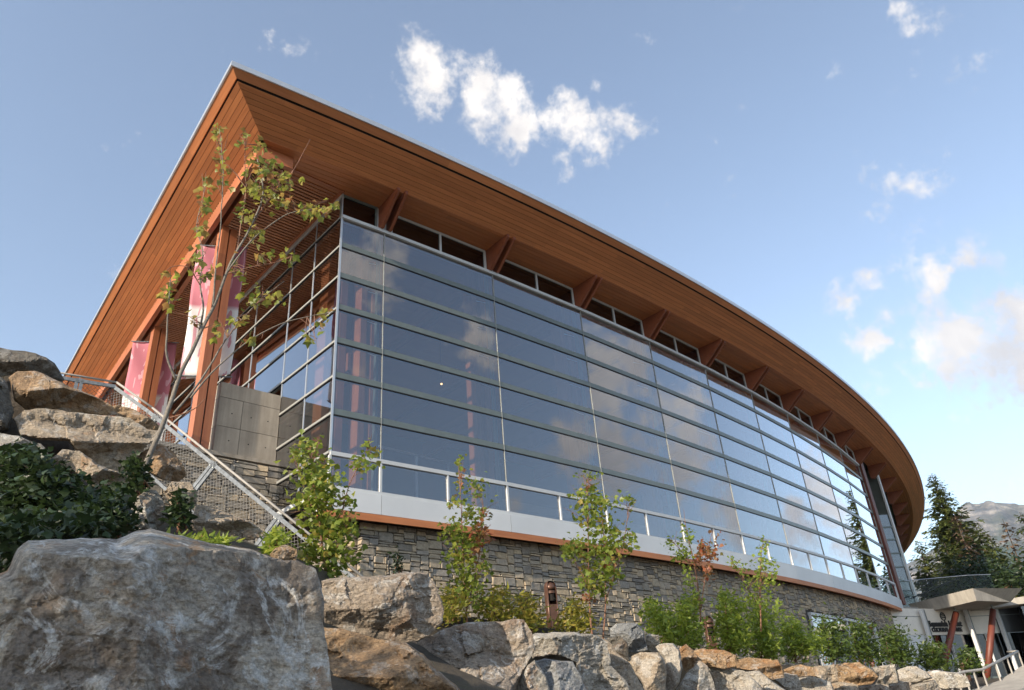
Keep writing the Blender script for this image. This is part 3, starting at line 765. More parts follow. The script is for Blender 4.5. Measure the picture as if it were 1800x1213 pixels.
for i in range(1, nb+1):
    for sgn in (-.16, .16):
        p = arcp(JU[i]+sgn, -1.0); B().box((p[0]-.09, p[1]-.22, 4.97), (p[0]+.09, p[1]+.22, 13.3)).make('hall_column', 'glulam_z', INT)
        B().box((p[0]-.07, p[1]+.22, 12.6), (p[0]+.07, WALL_BACK, 13.2)).make('roof_beam', 'glulam_v', INT)
    p = arcp(JU[i], -.25); B().box((p[0]-.035, p[1], 5.0), (p[0]+.035, p[1]+.12, 13.3)).make('back_mullion', 'frame_grey', INT)
    for k in range(1, 7, 1):
        z = ZROW[k]+.1; q = arcp(JU[i], -.85)
        B().tube([(p[0], p[1]+.1, z), (q[0], q[1], z+.35)], .012, 6).make('tie_rod', 'steel', INT)
for sgn in (-.2, .2):
    B().box((8.25+sgn-.1, 15.3, 4.97), (8.25+sgn+.1, 15.75, 13.3)).make('hall_column', 'glulam_z', INT)
# upper gallery at the back and the glass balustrade near the corner
B().box((20, 23.5, 9.0), (43.2, WALL_BACK, 9.35)).make('gallery', 'plaster_inside', INT)
g0 = np.array([10.1, 15.9, 5.0]); g1 = np.array([13.6, 16.1, 5.0])
BAL_H = 2.15
for k in range(4):
    p = g0+(g1-g0)*k/3; B().box((p[0]-.025, p[1]-.025, 4.97), (p[0]+.025, p[1]+.025, 4.97+BAL_H)).make('balustrade_post', 'steel', INT)
    if k < 3:
        q = g0+(g1-g0)*(k+1)/3
        mesh('balustrade_pane', [(p[0]+.04, p[1], 5.1), (q[0]-.04, q[1], 5.1), (q[0]-.04, q[1], 4.9+BAL_H*.9), (p[0]+.04, p[1], 4.9+BAL_H*.9)], [(0, 1, 2, 3)], 'glass_clear', INT)
B().tube([(g0[0]-.1, g0[1], 5.0+BAL_H), (g1[0]+.1, g1[1], 5.0+BAL_H)], .03, 8).make('handrail', 'steel', INT)
for (x, y, v) in [(949, 586, 18.5), (1060, 635, 19), (801, 543, 18), (1043, 722, 22), (1322, 785, 22), (776, 675, 19), (1200, 700, 24)]:
    p = atv(x, y, v); b = B(); bm = bmesh.new(); bmesh.ops.create_icosphere(bm, subdivisions=2, radius=.035)
    mesh('pendant_lamp', [tuple(v_.co+Vector(p)) for v_ in bm.verts], [tuple(w_.index for w_ in f.verts) for f in bm.faces], 'lamp_glow', INT, True); bm.free()
    B().tube([(p[0], p[1], p[2]+.06), (p[0], p[1], 13.3)], .008, 5).make('lamp_cord', 'gasket', INT)
p = atv(616, 636, 16.4)
B().box((p[0]-.08, p[1], p[2]-.28), (p[0]+.08, p[1]+.12, p[2]+.28)).make('wall_lamp', 'lamp_glow' if False else 'glulam_z', INT)

# --- end of the front: red column, glass return, terrace ---------------------------------
EP = arcp(43.22, .02)
B().box((EP[0]-.17, EP[1]-.17, 4.95), (EP[0]+.17, EP[1]+.20, 13.5)).make('end_column', 'red_column', BLD)
RT = root('glass_return', (47, 18, 5), None, None); RT.parent = BLD; RT.location = Vector((47, 18, 5))-WP[BLD.name]
zz = [4.95, 5.75, 6.55, 7.35, 8.15, 8.95, 9.7, 10.5]
for k in range(7):
    mesh('pane', [(44.6, 19.16, zz[k]), (47, 17.36, zz[k]), (47, 17.36, zz[k+1]), (44.6, 19.16, zz[k+1])], [(0, 1, 2, 3)], 'glass', RT)
    B().bar((44.6, 19.16, zz[k]+.04), (47, 17.36, zz[k]+.04), .10, .08).make('transom', 'frame_grey', RT)
B().box((46.9, 17.26, 4.9), (47.1, 17.36, 13.5)).make('corner_post', 'frame_white', RT)
B().extr([(47.1, 17.45, 4.9), (60, 24.5, 4.9), (60, 40, 4.9), (47.1, 40, 4.9)], (0, 0, 8.6)).make('rear_block', 'frame_grey', BLD)
B().extr([(43.0, 16.95, 4.72), (47.2, 16.6, 4.72), (47.2, 22, 4.72), (43.0, 22, 4.72)], (0, 0, .22)).make('terrace_slab', 'concrete_light', BLD)

# ================================================================== ENTRANCE
ENT = root('entrance_wing', (46, 15, 1.15), 'white panelled entrance wing with dark doors and black lettering', 'building')
poly = [np.array([41.0, 16.75]), np.array([43.70, 16.2]), np.array([47.11, 15.2]), np.array([48.97, 14.26]), np.array([52.0, 12.2])]
def wseg(a, b, z0, z1, mat, name, th=.2, out=0.0, parent=None):
    d = (b-a)/np.linalg.norm(b-a); n = np.array([d[1], -d[0]]); o = n*out
    P = [(*(a+o), z0), (*(b+o), z0), (*(b+o-n*th), z0), (*(a+o-n*th), z0)]
    return B().extr(P, (0, 0, z1-z0)).make(name, mat, parent or ENT)
for k in range(4):
    a, b = poly[k], poly[k+1]; m = (a+b)/2
    wseg(a, b, 3.38, 4.70, 'cream' if k < 3 else 'dark_glass_inside', 'wall_panel')
    wseg(a, b, 4.28, 4.31, 'frame_grey', 'panel_joint', .02, .004) if k != 1 else None
    if k == 0: wseg(a, b, .6, 3.37, 'panel_white', 'wall_panel')
    else:
        wseg(a, b, .6, 1.25, 'frame_grey', 'plinth')
        for s0, s1 in ((0.02, .49), (.51, .98)):
            p, q = a+(b-a)*s0, a+(b-a)*s1
            d = wseg(p, q, 1.25, 3.36, 'glass_dark', 'door_leaf' if k == 1 else 'window', .05, -.05)
            if k == 1: wseg(p+(q-p)*.86, p+(q-p)*.90, 2.0, 2.4, 'steel', 'door_handle', .04, .02, d)
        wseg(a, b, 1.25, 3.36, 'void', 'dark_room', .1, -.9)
        for s0 in (0, .5, 1):
            c = a+(b-a)*s0; B().box((c[0]-.04, c[1]-.05, 1.2), (c[0]+.04, c[1]+.05, 3.4)).make('door_frame', 'frame_white', ENT)
for k in (1, 2, 3):
    c = poly[k]; B().box((c[0]-.24, c[1]-.30, .6), (c[0]-.06, c[1]-.12, 4.62)).make('white_post', 'frame_white', ENT)
    B().box((c[0]+.02, c[1]-.28, .6), (c[0]+.14, c[1]-.14, 4.62)).make('white_post', 'frame_grey', ENT)
# lettering and emblem on the second panel
def text(body, pos, dirv, size, parent, bold=.012):
    cu = bpy.data.curves.new('lettering', 'FONT'); cu.body = body; cu.size = size; cu.extrude = .02; cu.offset = bold; cu.align_x = 'CENTER'
    o = bpy.data.objects.new('tmp', cu); COL.objects.link(o)
    me = bpy.data.meshes.new_from_object(o.evaluated_get(bpy.context.evaluated_depsgraph_get())); bpy.data.objects.remove(o)
    me.materials.clear(); me.materials.append(MAT['letter_black']); me.name = 'lettering'
    ob = bpy.data.objects.new('lettering', me); COL.objects.link(ob); ob.parent = parent
    d = Vector((dirv[0], dirv[1], 0)).normalized(); nn = Vector((d.y, -d.x, 0)); R = Matrix((d, Vector((0, 0, 1)), nn)).transposed().to_4x4()
    ob.matrix_basis = Matrix.Translation(Vector(pos)-WP[parent.name]) @ R
    return ob
a, b = poly[1], poly[2]; d = (b-a)/np.linalg.norm(b-a); n = np.array([d[1], -d[0]]); c = a+(b-a)*.5+n*.03
text("Squamish Lil'wat", (*c, 3.80), d, .40, ENT, .016)
text("CULTURAL CENTRE", (*c, 3.54), d, .27, ENT, .016)
e = B(); ec = Vector((*c, 4.30)); dv = Vector((d[0], d[1], 0)); nv = Vector((n[0], n[1], 0))
ring = [ec+dv*cos(t)*.19+Vector((0, 0, sin(t)*.19)) for t in np.linspace(0, 2*pi, 21)]
for p, q in zip(ring, ring[1:]): e.bar(p, q, .03, .045, nv)
for z in (-.07, 0.02, .10):
    h = sqrt(.19**2-z*z)*.95; e.bar(ec+dv*-h+Vector((0, 0, z)), ec+dv*h+Vector((0, 0, z+.02)), .03, .045, nv)
e.make('emblem', 'letter_black', ENT)

CAN = root('entrance_canopy', (45.5, 14.5, 1.15), 'concrete entrance canopy with a tapered edge on slanted red columns', 'canopy')
A_, B_, C_ = np.array([45.5, 17.26]), np.array([43.46, 13.17]), np.array([46.9, 11.90]); D_ = np.array([49.5, 15.6])
cen = (A_+B_+C_+D_)/4
top = [(*p, 5.2) for p in (A_, B_, C_, D_)]
low = [(*(cen+(p-cen)*k), 4.62) for p, k in ((A_, .93), (B_, .93), (C_, .72), (D_, .9))]
B().add(top+low, [(0, 1, 2, 3), (7, 6, 5, 4), (0, 4, 5, 1), (1, 5, 6, 2), (2, 6, 7, 3), (3, 7, 4, 0)]).make('canopy_slab', 'concrete_light', CAN)
for (xt, yt, xb, yb, ut) in [(1681, 1077, 1663, 1152, 45.2), (1746, 1072, 1737, 1170, 46.6)]:
    p = atu(xt, yt, ut); q = atu(xb, yb, ut-.9); q = q*1.0
    p = Vector(p); q = Vector(q); dd = (q-p).normalized(); q = p+dd*((p.z-1.0)/max(.2, -dd.z)); 
    B().tube([p+Vector((0, 0, .02)), p+(q-p)*.5, q], [.15, .17, .14], 12).make('column', 'red_column', CAN, True)
    B().tube([(p.x, p.y, p.z-.05), (p.x, p.y, 4.66)], .06, 8).make('column_pin', 'frame_grey', CAN)
EV = root('neighbouring_eave', (52, 12, 4.4), 'pale flat eave behind the concrete entrance canopy', 'roof edge')
B().extr([(47.5, 14.9, 4.55), (51.5, 8.6, 4.85), (58, 10, 4.85), (54, 17, 4.55)], (0, 0, .35)).make('eave_slab', 'concrete_light', EV)
B().extr([(49.6, 13.0, 1.0), (52.5, 9.0, 1.0), (57, 10.5, 1.0), (54, 15.5, 1.0)], (0, 0, 3.62)).make('dark_glazing', 'glass_dark', EV)
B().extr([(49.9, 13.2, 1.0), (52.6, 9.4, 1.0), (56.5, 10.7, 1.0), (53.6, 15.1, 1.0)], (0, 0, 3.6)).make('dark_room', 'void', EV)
# glass balustrade of the terrace
GB = root('glass_balustrade', (45, 15, 5.2), 'frameless glass balustrade along the terrace above the entrance', 'balustrade')
gp = [np.array([43.6, 16.6]), np.array([45.0, 16.9]), np.array([47.2, 14.4]), np.array([48.6, 13.6])]
for p, q in zip(gp, gp[1:]):
    mesh('glass_panel', [(*p, 5.15), (*q, 5.15), (*q, 6.35), (*p, 6.35)], [(0, 1, 2, 3)], 'glass_clear', GB)
    B().tube([(*p, 6.36), (*q, 6.36)], .02, 6).make('top_rail', 'steel', GB)
p = atu(1601, 1052, 45.6); q = atu(1688, 1015, 47.4); B().tube([p, q], .035, 6).make('sloping_rail', 'gasket', GB)

# ================================================================== BOULDERS
def rock(poly, D, mat, label, thick=.75, seed=0, lean=0.0, res=34, faces=None, chip=.13, rel=1.0):
    """a boulder whose outline was read off the photograph, at horizontal distance D, with real depth"""
    r = random.Random(seed*7+3); P = np.array(poly, float)
    # roughen outline
    pts = []
    n = len(P)
    for i in range(n):
        a, b = P[i], P[(i+1) % n]; L_ = np.linalg.norm(b-a); k = max(1, int(L_/9))
        for j in range(k):
            t = j/k; p = a+(b-a)*t; nn = np.array([-(b-a)[1], (b-a)[0]])/max(L_, 1)
            pts.append(p+nn*noise.noise((p[0]*.06+seed, p[1]*.06, 2.2))*min(3.5, L_*.08)*(1 if j else .3))
    pts = np.array(pts); lo, hi = pts.min(0), pts.max(0); sz = hi-lo; step = max(sz)/res
    # interior samples
    A0 = pts; A1 = np.roll(pts, -1, 0); E = A1-A0; EL = (E**2).sum(1)+1e-9
    def dist(q):
        t = np.clip(((q-A0)*E).sum(1)/EL, 0, 1); return np.sqrt((((A0+E*t[:, None])-q)**2).sum(1)).min()
    rs = np.random.RandomState(seed+5)
    gx, gy = np.meshgrid(np.arange(lo[0], hi[0], step), np.arange(lo[1], hi[1], step)); G = np.stack([gx.ravel(), gy.ravel()], 1); G += rs.uniform(-.3, .3, G.shape)*step
    ins_m = np.zeros(len(G), bool); dmin = np.full(len(G), 1e9)
    for a_, b_ in zip(A0, A1):
        if a_[1] != b_[1]:
            c = ((a_[1] > G[:, 1]) != (b_[1] > G[:, 1])) & (G[:, 0] < (b_[0]-a_[0])*(G[:, 1]-a_[1])/(b_[1]-a_[1])+a_[0]); ins_m ^= c
        ev = b_-a_; t = np.clip(((G-a_)@ev)/(ev@ev+1e-9), 0, 1); dmin = np.minimum(dmin, np.hypot(*((a_+t[:, None]*ev)-G).T))
    k_ = ins_m & (dmin > step*.45); ins = list(G[k_]); dd = list(dmin[k_])
    if not ins: return None
    dd = np.array(dd); dm = dd.max()
    allp = np.vstack([pts, ins]); e = np.concatenate([np.zeros(len(pts)), dd/dm])
    co, _, fc, *_r = delaunay_2d_cdt([Vector(p) for p in allp], [(i, (i+1) % len(pts)) for i in range(len(pts))], [], 1, 1e-4)
    if len(co) != len(allp):
        allp = np.array([[c_[0], c_[1]] for c_ in co]); e = np.array([0 if dist(p) < 1e-2 else dist(p)/dm for p in allp])
    scale = D/1292.8*1.12; T = thick*min(sz)*scale*.5
    planes = []
    for k in range(6):
        an = r.uniform(0, 2*pi); st = r.uniform(.35, 1.25)
        planes.append((r.uniform(.6, 1.0), cos(an)*st, sin(an)*st, r.uniform(-.25, .25), r.uniform(-.25, .25)))
    if faces: planes = faces
    ba_ = r.uniform(.6, 2.2); bd_ = (cos(ba_), sin(ba_))
    ce = (lo+hi)/2; fq = 5.5/max(60., min(420., max(sz)))
    def h(p, ee, side):
        a = (p-ce)/sz*2
        base = min(1.0, (ee/.26))**.58 if ee > 0 else 0
        pl = min(c+gx*(a[0]-ox)*side+gy*(a[1]-oy) for c, gx, gy, ox, oy in planes)
        v = min(base, max(.10*base, pl))
        q3 = (p[0]*fq+seed*3.1, p[1]*fq, side*2.0)
        vd, vp = noise.voronoi(q3)
        c_ = vp[0]; v += base*chip*(noise.noise((c_[0]*7.1, c_[1]*7.1, 3.3))+1.6*((q3[0]-c_[0])*noise.noise((c_[0]*3.7, c_[1]*5.1, 1))+(q3[1]-c_[1])*noise.noise((c_[0]*5.3, c_[1]*2.9, 8))))
        v += rel*.09*base*noise.fractal((q3[0]*1.4, q3[1]*1.4, side*2.0), .7, 2.2, 8)
        w_ = (q3[0]*bd_[0]+q3[1]*bd_[1])*2.2+.8*noise.noise((q3[0]*.8, q3[1]*.8, 4)); w_ -= math.floor(w_); v += rel*base*.024*(w_ if w_ < .85 else (1-w_)*5.6)
        rg_ = noise.ridged_multi_fractal((q3[0]*1.1+7, q3[1]*1.1, side), .9, 2.1, 5, 1.0, 2.0); v -= rel*base*.035*rg_
        v -= .07*rel**3*base*max(0, 1-abs(noise.noise((q3[0]*.9+q3[1]*.5, q3[1]*1.3, side*5)))*9)
        return v*T
    V = []; idx = {}
    front = []; back = []
    for i, p in enumerate(allp):
        rr = ray(p[0], p[1]); rr = rr/hypot(rr[0], rr[1]); ee = e[i]
        d0 = D+lean*(p[1]-ce[1])*scale
        if ee <= 0: front.append(len(V)); back.append(len(V)); V.append(rr*d0)
        else:
            front.append(len(V)); V.append(rr*(d0-h(p, ee, 1))); back.append(len(V)); V.append(rr*(d0+1.15*h(p, ee, -1)))
    Fc = [tuple(front[i] for i in f) for f in fc]+[tuple(back[i] for i in reversed(f)) for f in fc]
    o = mesh('boulder', V, Fc, mat, None, False, label=label, cat='boulder', group='retaining wall boulders')
    bm = bmesh.new(); bm.from_mesh(o.data); bmesh.ops.recalc_face_normals(bm, faces=bm.faces); bm.to_mesh(o.data); bm.free()
    return o
def RD(x, y, off=0.0):
    rr = ray(x, y); k = rr[0]/rr[1]      # u = k v on the rock line
    v = 7.9/(1-.09*k); return hypot(k*v, v)+off
ROCKS = [
 ([(-70,1020),(0,1008),(12,1003),(30,965),(50,950),(95,948),(150,946),(205,948),(235,935),(265,929),(300,938),(340,947),(400,960),(440,965),(480,980),(500,985),(522,985),(555,1000),(562,1020),(570,1060),(567,1095),(575,1130),(580,1180),(586,1230),(590,1340),(-70,1340)], 4.4, 'rock_lichen', 'huge grey boulder with pale lichen streaks, the largest of the bank', .85),
 ([(-70,605),(0,611),(14,614),(43,617),(81,628),(96,638),(105,652),(114,669),(100,671),(79,662),(60,656),(29,656),(0,664),(-70,668)], 9.7, 'rock_dark', 'dark flat boulder topping the pile beside the upper guard rail', 1.3),
 ([(15,664),(31,652),(62,652),(81,659),(103,670),(129,682),(167,697),(196,712),(209,731),(172,730),(134,727),(91,722),(48,722),(24,704)], 9.2, 'rock_orange', 'rusty tan wedge boulder under the dark topmost boulder', 1.2),
 ([(24,735),(43,721),(72,718),(129,724),(191,731),(229,734),(260,755),(281,757),(276,772),(258,783),(240,806),(222,829),(196,830),(167,815),(134,793),(120,776),(72,774),(36,766)], 8.8, 'rock_tan', 'long tan overhanging slab boulder above the dark shrubs', 1.1),
 ([(190,716),(203,712),(228,717),(258,731),(281,749),(283,757),(258,758),(215,738)], 9.5, 'rock_orange', 'sunlit orange boulder tucked behind the long tan slab', 1.1),
 ([(240,800),(258,790),(282,780),(306,795),(323,819),(328,836),(313,848),(287,844),(263,832),(245,822)], 8.9, 'rock_orange', 'small bright orange boulder beside the leaning sapling trunk', 1.2),
 ([(90,806),(110,790),(140,792),(170,815),(203,827),(239,843),(225,858),(200,862),(165,857),(134,833)], 8.5, 'rock_tan', 'tan boulder wedged below the overhanging slab', 1.0),
 ([(-70,655),(0,662),(12,671),(18,695),(25,724),(16,755),(0,759),(-70,765)], 9.0, 'rock_dark', 'dark grey boulder left of the rusty wedge', 1.1),
 ([(-70,755),(0,761),(33,766),(72,780),(93,812),(60,822),(0,812),(-70,820)], 8.4, 'rock_grey', 'pale grey boulder half hidden behind the dark shrubs', 1.0),
 ([(330,926),(339,905),(345,887),(371,890),(399,901),(432,913),(464,931),(472,942),(440,950),(379,946)], 8.3, 'rock_tan', 'pale sloping slab boulder against the mesh guard rail', 1.0),
 ([(226,925),(232,880),(258,860),(274,862),(287,880),(290,918),(274,932),(240,940)], 7.9, 'rock_grey', 'grey boulder at the foot of the leaning sapling', 1.0),
 ([(288,866),(302,846),(335,848),(347,864),(346,888),(328,900),(300,888)], 8.6, 'rock_tan', 'shaded brown boulder between sapling and guard rail', 1.0),
 ([(474,975),(485,962),(502,957),(522,966),(521,988),(484,990)], 7.6, 'rock_orange', 'small pale orange stone behind the huge grey boulder', 1.0),
 ([(565,1021),(580,1017),(618,1015),(689,1010),(727,1006),(752,1008),(770,1036),(781,1071),(778,1096),(752,1120),(714,1131),(664,1124),(612,1110),(571,1096),(566,1058)], 6.9, 'rock_brown', 'brown rounded boulder perched on top of the wall', 1.1),
 ([(554,1100),(602,1105),(664,1124),(714,1130),(745,1150),(776,1183),(808,1211),(840,1300),(554,1300)], 6.5, 'rock_orange', 'rusty veined boulder below the perched brown boulder', 1.0),
 ([(727,1133),(755,1118),(780,1105),(820,1094),(870,1092),(920,1089),(935,1111),(941,1142),(924,1170),(909,1208),(895,1290),(785,1290),(764,1215),(748,1172),(735,1150)], 7.6, 'rock_brown', 'grey-brown split boulder in front of the first bollard light', 1.0),
 ([(928,1120),(941,1113),(991,1111),(1050,1117),(1068,1130),(1074,1170),(1102,1198),(1120,1290),(1000,1290),(1010,1190),(1010,1168),(985,1160),(936,1158)], 8.7, 'rock_grey', 'broad grey boulder with ochre flank behind the blue-grey one', 1.0),
 ([(936,1163),(957,1157),(1007,1163),(1022,1189),(1032,1214),(1040,1290),(950,1290),(948,1190)], 7.9, 'rock_blue', 'speckled blue-grey boulder low in the wall', 1.0),
 ([(905,1208),(927,1170),(940,1160),(958,1186),(967,1214),(970,1290),(900,1290)], 7.6, 'rock_grey', 'narrow pointed grey boulder next to the blue-grey one', 1.0),
 ([(1050,1118),(1068,1126),(1085,1148),(1108,1166),(1120,1190),(1134,1215),(1146,1290),(1090,1290),(1098,1200),(1070,1172)], 9.6, 'rock_tan', 'tan ridge-backed boulder beside the broad grey boulder', 1.0),
 ([(1072,1105),(1083,1097),(1120,1096),(1132,1110),(1139,1143),(1105,1148),(1098,1133),(1073,1119)], 11.6, 'rock_blue', 'squared light grey block sitting on the wall top', 1.2),
 ([(1064,1124),(1090,1117),(1103,1130),(1106,1162),(1082,1155),(1068,1142)], 11.2, 'rock_dark', 'small dark stone under the squared grey block', 1.2),
 ([(1134,1118),(1140,1114),(1158,1117),(1160,1131),(1158,1147),(1137,1144)], 11.9, 'rock_pale', 'small pale cube stone beside the squared grey block', 1.2),
 ([(1101,1158),(1127,1146),(1158,1147),(1168,1160),(1172,1187),(1170,1213),(1168,1280),(1138,1280),(1130,1205),(1110,1175)], 11.2, 'rock_tan', 'upright tan boulder below the small pale cube', 1.0),
 ([(1152,1137),(1160,1132),(1184,1131),(1195,1143),(1200,1173),(1194,1200),(1186,1213),(1180,1280),(1162,1280),(1170,1187),(1166,1160)], 11.6, 'rock_pale', 'tall pale speckled boulder with a flat face', 1.0),
 ([(1190,1143),(1206,1132),(1217,1142),(1234,1160),(1225,1172),(1203,1180),(1198,1162)], 12.2, 'rock_orange', 'small pale orange stone left of the flat-topped slab', 1.2),
 ([(1210,1145),(1233,1140),(1273,1143),(1294,1152),(1295,1171),(1273,1177),(1247,1174),(1225,1160)], 12.8, 'rock_orange', 'flat-topped orange slab in front of the second bollard light', 1.2),
 ([(1188,1212),(1205,1187),(1230,1161),(1244,1170),(1255,1200),(1259,1217),(1262,1280),(1186,1280)], 12.0, 'rock_grey', 'pointed grey boulder under the flat-topped slab', 1.0),
 ([(1246,1175),(1277,1173),(1307,1179),(1329,1197),(1342,1214),(1346,1280),(1258,1280),(1256,1200)], 12.9, 'rock_pale', 'wide pale boulder with a sunlit sloping top', 1.0),
 ([(1290,1160),(1313,1156),(1367,1159),(1376,1173),(1379,1191),(1357,1195),(1327,1181),(1296,1175)], 14.6, 'rock_orange', 'ochre slab boulder below the bright green shrubs', 1.2),
 ([(1305,1181),(1335,1179),(1361,1200),(1383,1214),(1385,1270),(1342,1270),(1335,1205)], 14.2, 'rock_pale', 'pale boulder under the ochre slab', 1.0),
 ([(1357,1194),(1380,1182),(1401,1186),(1409,1203),(1410,1260),(1382,1260),(1380,1213)], 15.3, 'rock_pale', 'cream stone squeezed between two pale boulders', 1.0),
 ([(1376,1177),(1392,1171),(1407,1168),(1431,1173),(1434,1188),(1403,1190),(1380,1184)], 16.2, 'rock_orange', 'small orange-topped stone on the wall crest', 1.2),
 ([(1425,1173),(1440,1170),(1467,1168),(1475,1197),(1453,1202),(1430,1191)], 17.2, 'rock_tan', 'tan stone left of the large rust-stained boulder', 1.2),
 ([(1467,1168),(1485,1165),(1510,1164),(1534,1177),(1545,1190),(1531,1203),(1503,1206),(1473,1198)], 18.6, 'rock_orange', 'large rust-stained boulder on the sunlit wall crest', 1.2),
 ([(1529,1173),(1550,1170),(1573,1168),(1579,1200),(1537,1205),(1545,1188)], 20.3, 'rock_pale', 'squared white-faced block right of the rust-stained boulder', 1.2),
 ([(1402,1192),(1430,1189),(1460,1199),(1466,1214),(1468,1260),(1403,1260)], 16.7, 'rock_pale', 'pale boulder below the small orange-topped stone', 1.0),
 ([(1458,1202),(1475,1198),(1508,1204),(1512,1217),(1512,1260),(1462,1260)], 18.2, 'rock_tan', 'tan boulder below the large rust-stained boulder', 1.0),
 ([(1505,1207),(1537,1203),(1562,1203),(1566,1260),(1508,1260)], 19.6, 'rock_brown', 'brown stone below the squared white-faced block', 1.0),
 ([(1577,1178),(1597,1171),(1611,1171),(1628,1180),(1640,1192),(1612,1201),(1580,1198)], 22.5, 'rock_pale', 'low pale boulder near the start of the handrail', 1.2),
 ([(1622,1182),(1645,1178),(1680,1182),(1700,1190),(1706,1206),(1660,1212),(1622,1206)], 25.5, 'rock_grey', 'rounded grey boulder behind the white handrail', 1.0),
 ([(1598,1205),(1615,1199),(1642,1195),(1655,1212),(1650,1250),(1600,1250)], 22.6, 'rock_pale', 'cream boulder under the rounded grey boulder', 1.0),
 ([(1562,1205),(1580,1197),(1602,1200),(1604,1250),(1563,1250)], 21.0, 'rock_brown', 'reddish brown stone between two pale boulders', 1.0),
]
for i, (pl, D, m_, lab, th) in enumerate(ROCKS):
    rock(pl, D, m_, lab, th, seed=i, rel=.62, chip=.018 if i == 0 else .10, faces=[(.95, .55, .10, -.10, 0), (.95, -1.0, .15, -.05, 0), (.9, -.2, .9, 0, -.75), (.8, -2.0, 0, .80, 0)] if i == 0 else None, res=170 if i == 0 else (90 if i in (2, 3, 13, 14, 15, 16) else 48))

# ================================================================== RAILS
GR = root('guard_rail', (4.5, 14.5, 3.5), 'galvanised guard rail with wire mesh running down the rocky bank', 'railing')
pA = Vector(atz(60, 648, 7.67)); pB = Vector(atz(205, 672, 7.67)); pC = Vector(atv(268, 717, 15.9)); pD = Vector(atv(545, 940, 12.6)); 
pE = pD+(pD-pC)*.35
RD_ = .9
down = Vector((0, 0, -1))
def rail_seg(p, q, posts, perp, ht=1.05):
    d = (q-p).normalized(); nrm = d.cross(Vector((0, 0, 1))).normalized()
    dn = (down-d*down.dot(d)).normalized() if perp else down
    B().tube([p, q], .024, 8).make('hand_rail', 'rail_paint', GR, True)
    B().bar(p+dn*.11, q+dn*.11, .05, .075, nrm).make('top_channel', 'galvanised', GR)
    B().bar(p+dn*ht, q+dn*ht, .05, .06, nrm).make('bottom_channel', 'galvanised', GR)
    for t in posts:
        c = p+(q-p)*t
        for s in (-.045, .045): B().bar(c+d*s+dn*.06, c+d*s+dn*(ht+.02), .05, .07, nrm).make('rail_post', 'galvanised', GR)
        B().tube([c, c+dn*.1], .012, 6).make('rail_bracket', 'galvanised', GR)
        for s in (-.045, .045): B().tube([c+d*s+dn*.16-nrm*.034, c+d*s+dn*.16+nrm*.034], .012, 6).make('bolt', 'frame_grey', GR)
    Ln = (q-p).length; w = B(); s = .095; hh = ht-.17
    k = -int(hh/s)-1
    while k*s < Ln:
        for sg in (1, -1):
            x0 = k*s if sg == 1 else k*s+hh; x1 = x0+sg*hh; y0, y1 = .15, .15+hh
            # clip to the panel
            t0, t1 = 0.0, 1.0
            dx = x1-x0
            for lim, side in ((0, 1), (Ln, -1)):
                f0 = (x0-lim)*side; f1 = (x1-lim)*side
                if f0 < 0 and f1 < 0: t0 = 2
                elif f0 < 0: t0 = max(t0, f0/(f0-f1))
                elif f1 < 0: t1 = min(t1, f0/(f0-f1))
            if t0 < t1:
                a = p+d*(x0+dx*t0)+dn*(y0+hh*t0); b = p+d*(x0+dx*t1)+dn*(y0+hh*t1)
                w.bar(a, b, .005, .005)
        k += 1
    w.make('wire_mesh', 'wire', GR, kind='stuff')
rail_seg(pA, pB, (.55,), False)
rail_seg(pB, pC, (), True)
ts = [((Vector(atv(380, 802, 14.6))-pC).length/(pD-pC).length), ((Vector(atv(497, 903, 13.05))-pC).length/(pD-pC).length)]
# posts where the photograph shows them, measured along the run
def t_at(x):
    best = min(range(0, 141), key=lambda k: abs(project(pC+(pD-pC)*(k/100))[0]-x)); return best/100
def project(P):
    c = MC.T @ np.array(P); return CX+c[0]/c[2]*FPX, CY-c[1]/c[2]*FPX
rail_seg(pC, pE, tuple(t*(pD-pC).length/(pE-pC).length for t in (t_at(281), t_at(381), t_at(497))), True)

HR = root('handrail', (30, 9, 0), 'white metal handrail with balusters along the entrance ramp', 'railing')
tp = [Vector(atd(*q)) for q in ((1560, 1236, 27.0), (1667, 1190, 30.0), (1694, 1181, 31.0), (1726, 1177, 32.2), (1789, 1145, 35.5))]
bt = [Vector((p.x, p.y, p.z-.62)) for p in tp]
B().tube(tp, .045, 8).make('top_rail', 'rail_paint', HR, True)
B().tube(bt, .035, 8).make('bottom_rail', 'rail_paint', HR, True)
B().tube([tp[-1], Vector(atd(1771, 1146, 35.9))], .04, 8).make('end_return', 'rail_paint', HR, True)
for (a, b) in zip(range(4), range(1, 5)):
    n_ = 3 if a in (0, 3) else 2
    for k in range(n_):
        t = (k+.0)/n_; p = tp[a]+(tp[b]-tp[a])*t; B().tube([p, (p.x, p.y, p.z-(.62 if k else 1.0))], .03, 6).make('baluster', 'rail_paint', HR)
p = tp[-1]; B().tube([p, (p.x, p.y, p.z-1.0)], .03, 6).make('baluster', 'rail_paint', HR)
RW = root('ramp_wall', (33, 9, -1.6), 'pale concrete ramp wall below the white handrail', 'wall')
q = [Vector(atd(1640, 1236, 29.5)), Vector(atd(1757, 1196, 33.5)), Vector(atd(1800, 1168, 36)), Vector(atd(1900, 1130, 41))]
